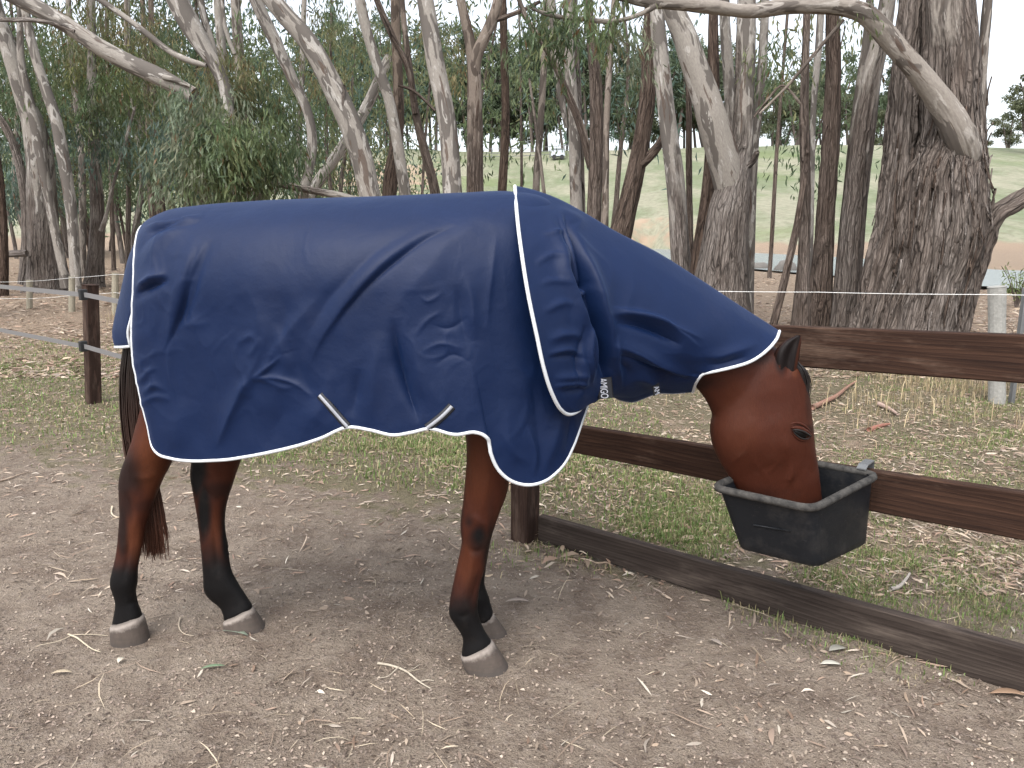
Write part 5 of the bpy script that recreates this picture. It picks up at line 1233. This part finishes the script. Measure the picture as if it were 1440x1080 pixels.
for (lab, nd, D, tn, cr) in (
    ('thin upright stem just left of the rump of the rug, leaves bunched round its middle', [(179, 385, 8), (180, 340, 7), (181, 260, 6.5), (180, 167, 6), (178, 80, 6), (177, 0, 5)], 21, .3, ((185, 215, 20.5, 34, 40, 420, .16, 'dark'), (200, 160, 21, 45, 40, 420, .16, 'mid'))),
    ('wavy grey sapling trunk beside the rump of the rug', [(190, 375, 10), (189, 333, 9), (200, 265, 8), (196, 215, 8), (188, 150, 7), (182, 90, 6), (180, 0, 5)], 22, .5, ((225, 215, 20, 40, 38, 480, .16, 'mid'),)),
    ('pair of dark trunks close together above the rump, left one', [(216, 340, 10), (215, 300, 9.5), (213, 250, 9), (209, 180, 8), (204, 90, 7), (200, -10, 6)], 23, .12, ((230, 110, 22, 50, 55, 620, .17, 'mid'), (232, 40, 22, 60, 45, 520, .17, 'dark'))),
    ('pair of dark trunks close together above the rump, right one', [(229, 340, 13), (227, 300, 12), (223, 250, 11), (218, 190, 10), (214, 90, 8), (212, -10, 7)], 22.5, .15, ((262, 190, 21, 40, 40, 420, .16, 'dark'),)),
    ('short thick pale trunk appearing over the rug under the hanging leaves', [(326, 330, 20), (325, 285, 18), (323, 245, 17), (318, 170, 15), (312, 80, 13), (306, -10, 12)], 18, .55, ((310, 205, 17, 50, 36, 420, .16, 'mid'),)),
    ('brown slanted trunk right of the short pale one over the rug', [(366, 330, 26), (360, 285, 24), (355, 250, 22), (346, 190, 18), (338, 100, 15), (330, -10, 13)], 17.5, .35, ((420, 190, 17, 40, 45, 420, .16, 'dark'), (450, 130, 18, 40, 50, 360, .15, 'mid'))),
    ('narrow pale stem over the rug near the fallen branch', [(418, 300, 10), (418, 260, 9), (420, 200, 8), (424, 120, 8), (428, -10, 7)], 19, .75, ((470, 40, 20, 50, 60, 460, .15, 'mid'),)),
    ('thin brown stem between the grey flared gum and the rump', [(160, 372, 6), (158, 320, 6), (156, 260, 5.5), (153, 160, 5), (150, 40, 5)], 24, .2, ((150, 200, 24, 45, 40, 380, .17, 'dark'),)),
    ('slight stem leaning right behind the broad left trunk', [(38, 385, 9), (42, 350, 8), (24, 290, 8), (20, 240, 7), (24, 150, 6), (30, 20, 5)], 23, .3, ((45, 200, 22, 50, 45, 520, .17, 'blue'),)),
):
    tree(lab, nd, D, (.7, .3), tn, furrow=.008, sides=18, crown=cr, topn=140)
fb = empty('fallen_branch', tuple(aty(420, 264, 14))); tag(fb, 'broken pale branch lying across behind the back of the rug', 'branch')
P = catmull(path3([(360, 250, 5), (372, 254, 8), (400, 260, 10), (440, 268, 10), (480, 276, 10), (530, 288, 9)], 14.0), 40); bark_tube('stick', P[:, :3], P[:, 3], fb, np.linspace(1.0, .1, 40), .6, 16, .1, .006, 3)
P = catmull(path3([(395, 259, 5), (388, 268, 4), (384, 285, 3)], 14.0), 12); bark_tube('side_twig', P[:, :3], P[:, 3], fb, np.full(12, .6), .5, 8, .1, 0, 4)
lr = empty('grey_log_rail', tuple(aty(25, 356, 17.0))); tag(lr, 'weathered grey log rail fixed level beside the broad left trunk', 'rail')
P = catmull(path3([(-30, 359, 9), (10, 357, 9), (38, 356, 9)], 17.0), 20); bark_tube('log', P[:, :3], P[:, 3], lr, np.full(20, .9), .8, 14, .12, .006, 8)

# deep grove behind the left group: thin stems nothing tells apart
base = None
for i in range(41):
    back = i >= 34
    D = RNG.uniform(22, 30) if back else RNG.uniform(24, 46); X = (((470, 585, 655, 730, 862, 1075, 1106)[i - 34] - 720) / F if back else RNG.uniform(-.68, -.16)) * D * .98; z0 = float(hz(X, D)); h = RNG.uniform(9, 13) if back else RNG.uniform(7, 11); r = RNG.uniform(.05, .13)
    lx, ly = RNG.normal(0, .5, 2); g = np.linspace(0, 1, 16)[:, None]
    C = np.array([[X, D, z0 - .15]]) + g * np.array([[lx, ly, h]]) + .22 * np.stack([noise3(np.concatenate([g * 3, g * 0 + i, g * 0 + k], 1), 81) for k in (0, 5, 9)], 1) * np.array([1, 1, 0])
    root = empty('gum_tree', (X, D, z0)); tag(root, 'thin gum stem with a high crown standing well behind the front trunks over the horse' if back else 'thin gum stem deep in the grove behind the front trunks', 'tree', 'thin back row gums over the horse' if back else 'thin gum stems deep in the grove')
    k = np.linspace(0, 1, 16); bark_tube('trunk', C, r * (1.15 - .75 * k), root, np.full(16, .75), RNG.uniform(.1, .5), 12, .06, .006, i)
    n = 600 if back else 1150; cz = RNG.uniform(.42 if back else .25, .98, n); q = RNG.normal(0, 1, (n, 3)) * np.array([1.4, 1.2, .6]); c = np.stack([np.interp(cz, k, C[:, j]) for j in range(3)], 1) + q * (.5 + cz[:, None] * .7)
    kk = np.array(GREENS[('dark', 'mid', 'blue', 'olive')[i % 4]]) * (.7 + .6 * RNG.random(n))[:, None]
    leaves(c, RNG.normal(0, .5, (n, 3)) + np.array([0, 0, -.8]), .30 * (.7 + .6 * RNG.random(n)), .075, kk, 'crown', root)

# saplings and low shrubs -------------------------------------------------
def shrub(label, px, pb, D, h, w, n, ln, cn, lean=0.0, name='sapling', cat='sapling'):
    b = aty(px, pb, D); b[2] = float(hz(b[0], b[1])); root = empty(name, tuple(b)); tag(root, label, cat)
    st = MB(); Cs, Ds = [], []
    for i in range(max(3, n // 30)):
        a = RNG.uniform(0, 6.28); e = b + np.array([math.cos(a) * w * RNG.random() + lean * h, math.sin(a) * w * RNG.random(), h * RNG.uniform(.55, 1)])
        m = (b + e) / 2 + np.array([lean * h * -.1, 0, h * .12]); P = catmull(np.array([b - [0, 0, .05], m, e]), 8); st.tube(P, np.linspace(.014, .004, 8), 5)
        t = RNG.uniform(.35, 1, 30); c = np.stack([np.interp(t, np.linspace(0, 1, 8), P[:, j]) for j in range(3)], 1) + RNG.normal(0, .05 * h + .03, (30, 3)); Cs.append(c); Ds.append(RNG.normal(0, .6, (30, 3)) + np.array([0, 0, -.5]))
    adopt(st.build('stem', m_twig, None, True), root); c = np.concatenate(Cs); kk = np.array(GREENS[cn]) * (.7 + .6 * RNG.random(len(c)))[:, None]
    leaves(c, np.concatenate(Ds), ln * (.6 + .7 * RNG.random(len(c))), ln * .26, kk, 'foliage', root); return root
m_twig = m_simple('twig bark', (.09, .07, .058), .85, 40, .3)
shrub('leafy sapling with drooping twigs just above the white line on the withers', 790, 330, 15.5, 1.95, .75, 150, .17, 'mid')
shrub('bushy sapling against the foot of the knot hole gum', 595, 330, 14.2, 1.75, .5, 210, .15, 'mid')
shrub('low dark shrub between the thick leaning gum and the slanting grey gum', 545, 330, 16, 1.25, .9, 300, .16, 'dark', name='shrub', cat='shrub')
shrub('sparse grey green shrub left of the thick leaning gum', 470, 320, 15.5, 1.35, .7, 150, .16, 'grey', name='shrub', cat='shrub')
shrub('bright green bush on the near bank of the dam at the right edge', 1432, 412, 15, .85, .5, 260, .10, 'lite', name='shrub', cat='bush')
shrub('bare grey scrub tuft hanging beside the scaly brown gum', 852, 330, 13, 1.3, .5, 40, .10, 'olive', name='shrub', cat='shrub')

# dam rocks
def rock(label, px, py, s, k):
    c = ground(px, py, wz); n = 12; ph = np.linspace(0, math.pi, 8); V = np.array([[math.sin(p) * math.cos(q), math.sin(p) * math.sin(q), math.cos(p)] for p in ph for q in np.arange(n) / n * 6.283])
    V = V * (1 + .35 * fbm(V * 1.5 + k, 3, 91))[:, None] * np.array(s); o = mk('rock', V + c, grid_faces(8, n, False, True), M['rock']); tag(o, label, 'rock')
rock('dark wet rock breaking the water of the dam', 1104, 380, (.42, .26, .34), 1); rock('small pale rock at the near edge of the dam water', 1068, 377, (.34, .22, .24), 5)

# crest of the hill: far trees, rails, trailer -----------------------------
def far_mesh(kind, seed):
    rg = np.random.default_rng(seed); H = (17, 20, 12)[kind]; nl = (3600, 4000, 3200)[kind]
    tr = MB()
    stems = []
    for s in range((2, 1, 3)[kind]):
        b = np.array([rg.normal(0, .5), rg.normal(0, .3), -.5]); e = b + np.array([rg.normal(0, 1.2), rg.normal(0, 1), H * rg.uniform(.75, .95)])
        P = catmull(np.array([b, (b + e) / 2 + rg.normal(0, .35, 3), e]), 9); tr.tube(P, np.linspace(.24, .07, 9), 7); stems.append(P)
        for q in range(5):
            s0 = P[rg.integers(3, 8)]; tr.tube(np.array([s0, s0 + np.array([rg.normal(0, 1.2), rg.normal(0, 1), rg.uniform(.5, 2.2)])]), [.07, .03], 5)
    C = []; n_c = (24, 28, 20)[kind]
    for q in range(n_c):
        P = stems[rg.integers(0, len(stems))]; t = rg.uniform(.36, 1.0); c = np.array([np.interp(t, np.linspace(0, 1, 9), P[:, j]) for j in range(3)]) + np.array([rg.normal(0, 1.5), rg.normal(0, 1.4), rg.normal(.2, .5)])
        m = nl // n_c; q2 = rg.normal(size=(m, 3)); q2 /= np.linalg.norm(q2, axis=1)[:, None]; C.append(c + q2 * (rg.random(m) ** .45)[:, None] * np.array([1.35, 1.3, .85]) * rg.uniform(.6, 1.25))
    C = np.concatenate(C); return np.concatenate(tr.V), tr.F, C, rg
M['fartrunk'] = m_simple('far trunk bark', (.085, .068, .058), .9, 2, .3)
far_lib = []
for v in range(6):
    V, Fl, C, rg = far_mesh(v % 3, 100 + v); t = mk('trunk', V, Fl, M['fartrunk']); n = len(C)
    kk = np.array([(.125, .155, .095), (.105, .140, .085), (.145, .160, .095)][v % 3]) * (.75 + .5 * rg.random(n))[:, None]
    c = leaves(C, rg.normal(0, .7, (n, 3)) + np.array([0, 0, -.35]), .52 * (.6 + .8 * rg.random(n)), .22, kk, 'crown', None); far_lib.append((t.data, c.data)); bpy.data.objects.remove(t); bpy.data.objects.remove(c)
def far_tree(X, Y, s, v, label, group=None, yaw=0):
    z = float(terrain(X, Y)); r = empty('gum_tree', (X, Y, z)); r.scale = (s, s, s); r.rotation_euler = (0, 0, yaw); tag(r, label, 'tree', group)
    for nm, me in zip(('trunk', 'crown'), far_lib[v]):
        o = bpy.data.objects.new(nm, me); COL.objects.link(o); o.parent = r
px_list = [(452, 1.0, 0), (470, 1.1, 1), (495, .9, 3), (515, 1.2, 4), (545, 1.0, 0), (566, 1.15, 1), (590, .9, 3), (612, 1.1, 4), (640, 1.0, 0), (655, 1.2, 1), (684, 1.0, 3), (700, 1.1, 4), (716, .8, 2), (733, 1.1, 1), (748, .95, 0), (762, 1.15, 4), (784, 1.0, 1), (800, .9, 3), (818, 1.1, 0), (845, 1.1, 4), (866, 1.0, 1), (882, .9, 5), (900, 1.1, 0), (925, 1.0, 3), (945, 1.05, 4), (968, 1.0, 1), (990, .9, 2), (1010, 1.0, 0), (1040, .95, 3), (1085, 1.05, 2), (1112, 1.0, 5), (1150, .9, 0), (1185, .85, 2), (1225, .8, 5), (1250, .75, 0)]
for i, (px, s, v) in enumerate(px_list):
    Y = 133 + RNG.uniform(-3, 16); X = (px - 720) / F * (Y * .985)
    far_tree(X, Y, s * (1.12 if px < 1060 else 1.12), v, 'slender far gum in the row along the hill crest', 'gum trees along the hill crest', RNG.uniform(0, 6))
for i in range(30):       # a second, looser row right behind it
    px = 470 + i * 27 + RNG.uniform(-8, 8); Y = 152 + RNG.uniform(-4, 14); far_tree((px - 720) / F * Y * .985, Y, RNG.uniform(1.0, 1.35), (0, 1, 3, 4)[i % 4], 'tall far gum in the looser second row behind the hill crest', 'second row of gums behind the crest', RNG.uniform(0, 6))
for i in range(16):       # the row goes on to the left, behind the grove
    px = 430 - i * 42 + RNG.uniform(-12, 12); Y = 134 + RNG.uniform(-3, 12); far_tree((px - 720) / F * Y * .985, Y, RNG.uniform(.9, 1.15), i % 6, 'slender far gum in the row along the hill crest', 'gum trees along the hill crest', RNG.uniform(0, 6))
for px, D, s, v, lab in ((1437, 118, 1.05, 2, 'rounded far tree filling the right edge above the field'), (1402, 140, .72, 5, 'small far tree just right of the massive gum, on the skyline'), (1480, 125, 1.15, 2, 'broad far tree beyond the right edge')):
    far_tree((px - 720) / F * D * .985, D, s, v, lab, None, px)
def crest(px, Y): X = (px - 720) / F * Y * .985; return np.array([X, Y, float(terrain(X, Y))])
yard = empty('stock_yard_rails', tuple(crest(740, 126))); tag(yard, 'pale steel yard rails on the crest between the far trunks', 'fence')
for k in range(9):
    p = crest(672 + k * 20, 126); o = MB().tube(np.array([p - [0, 0, .2], p + [0, 0, 1.9]]), .06, 6).build('post', M['steel'], None); adopt(o, yard)
for hgt in (.6, 1.1, 1.75):
    P = np.array([crest(672 + k * 10, 125.9) + [0, 0, hgt] for k in range(17)]); adopt(MB().tube(P, .045, 6).build('rail', M['steel'], None), yard)
tr = empty('trailer', tuple(crest(783, 124))); tag(tr, 'pale grey trailer parked at the yard rails on the crest', 'trailer')
p = crest(783, 124); m = MB().hexa([p + np.array(q) for q in ((-1.1, -.8, .45), (1.1, -.8, .45), (1.1, .8, .45), (-1.1, .8, .45), (-.9, -.7, 1.5), (.9, -.7, 1.5), (.9, .7, 1.5), (-.9, .7, 1.5))]); adopt(bevel(m.build('body', M['pale'], None), .08), tr)
adopt(MB().box(p + np.array([0, 0, 1.56]), (2.0, 1.6, .1)).build('roof', M['steel'], None), tr)
for sx in (-.6, .6): 
    a_ = np.linspace(0, 6.283, 15)[:-1]; q = p + np.array([sx, -.85, .35]); adopt(MB().tube(np.array([q, q + [0, .18, 0]]), .33, 14).build('wheel', M['plastic'], None), tr)

# ------------------------------------------------------------------ ground cover
def gauss_patch(X, Y, s, sc): return fbm(np.stack([X * sc, Y * sc, X * 0 + 3], -1), 3, s)
def zone(X, Y):
    sd_ = (X - FA[0]) * FN[0] + (Y - FA[1]) * FN[1]
    return np.where(X > .06, sd_ * 1.25 + .25, Y - bnd(X)), sd_
def scatter(n, x0, x1, y0, y1, near=1.6):
    Y = y0 * (y1 / y0) ** RNG.random(n); w_ = np.where(RNG.random(n) < .8, RNG.uniform(-.74, .74, n), RNG.choice([-1, 1], n) * RNG.uniform(.74, 1.15, n)); return w_ * (Y + .25), Y
def litter_obj(name, label, n, y0, y1, Lr, Wr, cols, keep, lift=.004, curl=.25):
    X, Y = scatter(n, 0, 0, y0, y1); m = keep(X, Y) > RNG.random(n); X, Y = X[m], Y[m]; n = len(X); Z = hz(X, Y)
    a = RNG.uniform(0, 2 * math.pi, n); L = RNG.uniform(*Lr, n) * np.exp(RNG.normal(0, .25, n)); Wd = RNG.uniform(*Wr, n); tl = RNG.normal(0, .22, n)
    d = np.stack([np.cos(a), np.sin(a), tl * .6], 1); s = np.stack([-np.sin(a), np.cos(a), RNG.normal(0, .45, n)], 1)
    up_ = np.array([0, 0, 1.0]); bend = RNG.normal(0, .22, n); C = np.stack([X, Y, Z + lift + np.abs(tl) * L * .25], 1); V = []
    for t, w in ((-.5, .12), (-.17, .9), (.17, 1.0), (.5, .05)):
        base = C + d * (L * t)[:, None] + s * (bend * L * (.25 - t * t))[:, None] + up_ * (L * curl * (.25 - t * t) * RNG.random(n) )[:, None]
        V += [base + s * (Wd * w * .5)[:, None], base - s * (Wd * w * .5)[:, None]]
    V = np.stack(V, 1).reshape(-1, 3); k = np.arange(n)[:, None, None] * 8
    q = np.array([[0, 1, 3, 2], [2, 3, 5, 4], [4, 5, 7, 6]])[None] + k
    c = np.array(cols)[RNG.integers(0, len(cols), n)] * (.7 + .6 * RNG.random(n))[:, None]
    o = mk(name, V, q.reshape(-1, 4), M['litter'], smooth=True, col=np.repeat(c, 8, 0)); tag(o, label, kind='stuff'); return o
TAN = [(.30, .225, .165), (.36, .285, .22), (.24, .165, .12), (.44, .37, .29), (.18, .12, .09), (.31, .215, .16), (.28, .225, .185), (.40, .31, .22)]
PALE = [(.42, .36, .30), (.34, .27, .21), (.26, .19, .145), (.48, .43, .36), (.20, .15, .12)]
def k_lit(X, Y):
    b, sd_ = zone(X, Y); p = gauss_patch(X, Y, 101, .8); return np.clip(sstep(.1, 1.6, b) * np.clip(.5 + 1.0 * p, .32, 1) + .25 * sstep(4.6, 7, Y) * (X > -.5) + .5 * sstep(8.6, 10, Y) + .10, 0, 1) * np.where(b < 0, .25, 1)
litter_obj('leaf_litter', 'dry gum leaves strewn over the grass and under the trees', 104000, 3.0, 15, (.024, .065), (.0045, .0105), TAN, k_lit, .006)
def k_dirt(X, Y):
    b, sd_ = zone(X, Y); p = gauss_patch(X, Y, 103, 1.3); e = np.exp(-(np.abs(b - .2) / .45) ** 2); return np.clip(.22 + .5 * p, .03, 1) * sstep(.9, -.2, b) + .5 * e
litter_obj('dirt_litter', 'scraps of leaf and bark trodden into the bare dirt', 8000, 1.15, 5, (.018, .07), (.004, .011), PALE + TAN[:3], k_dirt, .003, .3)
litter_obj('straw_bits', 'thin pale straws and twigs scattered on the dirt', 2500, 1.15, 5.5, (.04, .14), (.0018, .0036), [(.45, .38, .28), (.36, .29, .21), (.27, .20, .15)], lambda X, Y: np.clip(.3 + .8 * gauss_patch(X, Y, 107, .9), .04, 1), .004, .25)
litter_obj('dirt_crumbs', 'crumbs of chaff and soil on the dirt', 74000, 1.1, 4.6, (.005, .016), (.003, .008), [(.36, .295, .235), (.20, .155, .125), (.11, .082, .066), (.28, .22, .18)], lambda X, Y: np.clip(sstep(1.0, -.4, zone(X, Y)[0]) * (.6 + .6 * gauss_patch(X, Y, 109, 2.0)), 0, 1), .003, .9)
def grass_obj(name, label, n, y0, y1, Hr, cols, keep, w=.0032, mat='grass', spread=.5):
    X, Y = scatter(n, 0, 0, y0, y1); m = keep(X, Y) > RNG.random(n); X, Y = X[m], Y[m]; n = len(X); Z = hz(X, Y)
    a = RNG.uniform(0, 6.283, n); H = RNG.uniform(*Hr, n) * np.exp(RNG.normal(0, .3, n)); b = np.abs(RNG.normal(0, spread, n)); d = np.stack([np.cos(a), np.sin(a), a * 0], 1); s = np.stack([-np.sin(a), np.cos(a), a * 0], 1)
    ww = w * (.7 + .6 * RNG.random(n)) * (1 + Y * .06); B = np.stack([X, Y, Z - .004], 1); up_ = np.array([0, 0, 1.0])
    mid = B + up_ * (H * .6)[:, None] + d * (H * b * .35)[:, None]; tip = B + up_ * (H * np.clip(1 - b * .45, .15, 1))[:, None] + d * (H * b)[:, None]
    V = np.stack([B - s * ww[:, None] * .5, B + s * ww[:, None] * .5, mid + s * ww[:, None] * .4, mid - s * ww[:, None] * .4, tip], 1).reshape(-1, 3)
    k = np.arange(n) * 5; Fq = [np.stack([k, k + 1, k + 2, k + 3], 1), np.stack([k + 3, k + 2, k + 4, k + 4], 1)]
    tri = np.stack([k, k + 1, k + 2, k, k + 2, k + 3, k + 3, k + 2, k + 4], 1).reshape(-1, 3)
    c = np.array(cols)[RNG.integers(0, len(cols), n)] * (.7 + .6 * RNG.random(n))[:, None]
    o = mk(name, V, tri, M[mat], smooth=False, col=np.repeat(c, 5, 0)); tag(o, label, kind='stuff'); return o
GCOL = [(.15, .22, .065), (.19, .25, .09), (.23, .245, .11), (.13, .19, .06), (.33, .28, .16), (.36, .30, .19)]
def k_gr(X, Y):
    b, sd_ = zone(X, Y); p = gauss_patch(X, Y, 111, .75); p2 = gauss_patch(X, Y, 113, 3.5)
    left = .3 * sstep(-.5, -2, X) + .10 * (X > .3) * sstep(6.5, 4, Y)
    return np.clip((.08 + left + 1.2 * p) * (.45 + 1.8 * p2), 0, 1) * sstep(.0, 1.0, b + .4 * p) * sstep(11.5, 8.5, Y)
grass_obj('grass', 'short patchy green grass beyond the dirt', 1050000, 2.3, 11.5, (.012, .032), GCOL, k_gr, .0035)
def k_gl(X, Y):
    b, sd_ = zone(X, Y); p = gauss_patch(X, Y, 111, .75); p2 = gauss_patch(X, Y, 115, 2.6)
    return np.clip((.42 + 1.3 * p) * (.75 + 2.1 * p2), .12, 1) * sstep(.1, 1.4, b + .8 * p) * sstep(11.5, 9.5, Y) * (X < 1.2)
grass_obj('grass', 'short green grass on the open ground left of and behind the horse', 700000, 3.6, 11.5, (.016, .042), GCOL, k_gl, .0062)
def k_ed(X, Y):
    b, sd_ = zone(X, Y); p2 = gauss_patch(X, Y, 117, 3.0); return np.clip(np.exp(-((sd_ + .03) / .07) ** 2) * (X > .1) * np.clip(p2 * 3 - .1, 0, 1) + np.exp(-(((X - .12) / .25) ** 2 + ((Y - 3.45) / .15) ** 2)) * .6, 0, 1)
grass_obj('fence_edge_grass', 'grass tufts along the foot of the bottom rail', 60000, 2.0, 4.0, (.018, .045), GCOL + [(.25, .22, .12)], k_ed, .0035)
def k_dry(X, Y):
    yl = 6.7 - .55 * (X - 4.3); d = Y - yl; p = gauss_patch(X, Y, 119, .9); return np.clip(np.exp(-((d - .8) / 1.3) ** 2) * (.4 + 1.3 * p), 0, 1) * (X > -7)
grass_obj('dry_grass', 'tall straw coloured dry grass along the wire fence', 180000, 5.2, 14, (.06, .17), [(.36, .285, .17), (.42, .34, .21), (.30, .23, .14), (.24, .20, .12)], k_dry, .0045, 'litter', .35)
litter_obj('under_tree_litter', 'brown leaf litter and bark scraps under the gums', 86000, 8.0, 26, (.05, .15), (.01, .026), TAN, lambda X, Y: np.clip(.5 + .8 * gauss_patch(X, Y, 121, .5), 0, 1), .01)

# ------------------------------------------------------------------ loose leaves and sticks one can pick out
def leaf_thing(label, px, py, L, Wd, ang, col, curl=.12):
    c = ground(px, py, .010); c[2] = float(hz(c[0], c[1])) + .006; a = math.radians(ang); d = np.array([math.cos(a), math.sin(a), 0]); s = np.array([-math.sin(a), math.cos(a), 0]); V = []
    n = 9
    for t in np.linspace(-.5, .5, n):
        w = Wd * max(.06, (1 - (2 * abs(t)) ** 2.2)) * .5; b = c + d * L * t + s * L * .12 * (.25 - t * t) * 2 + np.array([0, 0, L * curl * (.25 - t * t) + .003]); V += [b - s * w + [0, 0, w * .35], b, b + s * w + [0, 0, w * .35]]
    V = np.array(V); o = mk('fallen_leaf', V, grid_faces(n, 3), M['litter'], col=np.tile(np.array(col), (len(V), 1))); thick(o, .0006); tag(o, label, 'leaf'); return o
leaf_thing('grey green gum leaf under the toe of the far hind hoof', 331, 892, .115, .022, -18, (.22, .26, .20))
leaf_thing('narrow green gum leaf on the dirt midway between the hind and front hooves', 299, 939, .085, .016, 15, (.17, .24, .15))
leaf_thing('pale upright-curled leaf lying in front of the near hind hoof', 171, 932, .035, .022, 80, (.50, .46, .38), .5)
leaf_thing('small pale curved leaf close to the left edge on the dirt', 86, 946, .07, .016, 8, (.46, .38, .27), .2)
leaf_thing('brown curved leaf lying on the dirt nearest the bottom edge, right half', 1087, 1036, .09, .018, 70, (.30, .225, .175), .25)
leaf_thing('grey weathered leaf beside the bottom rail, the upper of the pair', 1178, 914, .075, .034, 15, (.30, .29, .25))
leaf_thing('whitish leaf beside the bottom rail, the lower of the pair', 1168, 935, .072, .026, -3, (.55, .53, .46))
leaf_thing('broad tan leaf on the grass behind the bottom rail, below the tub left side', 941, 747, .12, .032, 10, (.52, .42, .28))
leaf_thing('tan bark flake on the grass just behind the bottom rail', 970, 756, .11, .05, 20, (.42, .34, .25))
leaf_thing('long tan leaf at the right end of the bottom rail, lying on the dirt', 1420, 975, .12, .030, -8, (.30, .20, .135), .2)
leaf_thing('grey leaf lying on the dirt directly under the toe of the front hooves', 728, 848, .10, .02, 0, (.34, .28, .24), .2)
leaf_thing('pointed brown leaf on the dirt below the bottom rail, middle of the photo', 1006, 904, .06, .02, -50, (.33, .28, .24), .2)
def stick(label, pts, r, col, name='stick', branches=(), lift=.008):
    root = empty(name, tuple(ground(*pts[0])));  tag(root, label, 'stick'); m = m_simple(name + ' wood', col, .85, 60, .3, .3)
    def pl(ps):
        out = []
        for x, y in ps:
            g_ = ground(x, y); g_[2] = float(hz(g_[0], g_[1])) + lift; out.append(g_)
        return catmull(np.array(out), 24)
    P = pl(pts); adopt(MB().tube(P, r * (1.1 - .6 * np.linspace(0, 1, 24)), 7).build('shaft', m, None, True), root)
    for b in branches: adopt(MB().tube(pl(b), r * .5 * (1 - .5 * np.linspace(0, 1, 24)), 6).build('side_twig', m, None, True), root)
stick('pale forked twig with a bleached end lying on the dirt behind the near front hoof', [(531, 931), (550, 935), (570, 944), (590, 958), (606, 970)], .0045, (.40, .35, .28), 'twig', [[(572, 945), (582, 938), (590, 932)], [(590, 958), (600, 956), (610, 958)], [(560, 940), (545, 950), (530, 953)]])
stick('thin bent forked twig on the dirt left of the near hind hoof', [(96, 892), (108, 897), (120, 906), (132, 916), (142, 920)], .0035, (.42, .36, .27), 'twig', [[(100, 894), (80, 902), (55, 908)], [(100, 893), (125, 893), (152, 895)]])
stick('curved pale twig on the dirt between the two hind hooves', [(254, 874), (252, 884), (255, 893), (262, 898), (272, 900)], .003, (.36, .30, .23), 'twig')
stick('long reddish bark stick lying behind the fence right of the horse ear', [(1142, 578), (1158, 570), (1176, 562), (1192, 548), (1203, 540)], .022, (.22, .12, .085), 'bark_stick', (), .03)
stick('short pinkish bark stick on the litter behind the top rail', [(1236, 572), (1250, 578), (1262, 586)], .02, (.33, .24, .20), 'bark_stick', (), .025)
stick('dull red bark strip flat on the litter below the top rail', [(1222, 608), (1236, 604), (1250, 600)], .02, (.23, .10, .07), 'bark_stick', (), .015)
stick('grey curved stick on the grass right of the feed tub', [(1252, 832), (1264, 828), (1274, 818), (1279, 810)], .009, (.30, .27, .24), 'stick', (), .012)
stick('long thin stick on the grass left of the near hind leg', [(0, 678), (16, 674), (32, 669), (46, 665)], .006, (.28, .22, .17), 'stick')
stick('pale straw curl on the dirt left of the near hind cannon', [(158, 714), (157, 722), (162, 728), (169, 729)], .005, (.48, .40, .30), 'twig')
# heap of bark and leaves at the gate post
heap = litter_obj('leaf_heap', 'heap of curled dry leaves against the foot of the gate post', 2600, 2.9, 4.2, (.05, .12), (.012, .026), TAN[:4], lambda X, Y: np.exp(-(((X - .22 + (Y - 3.45) * .8) / .26) ** 2 + ((Y - 3.45) / .16) ** 2)) * 1.0, .02, .6)
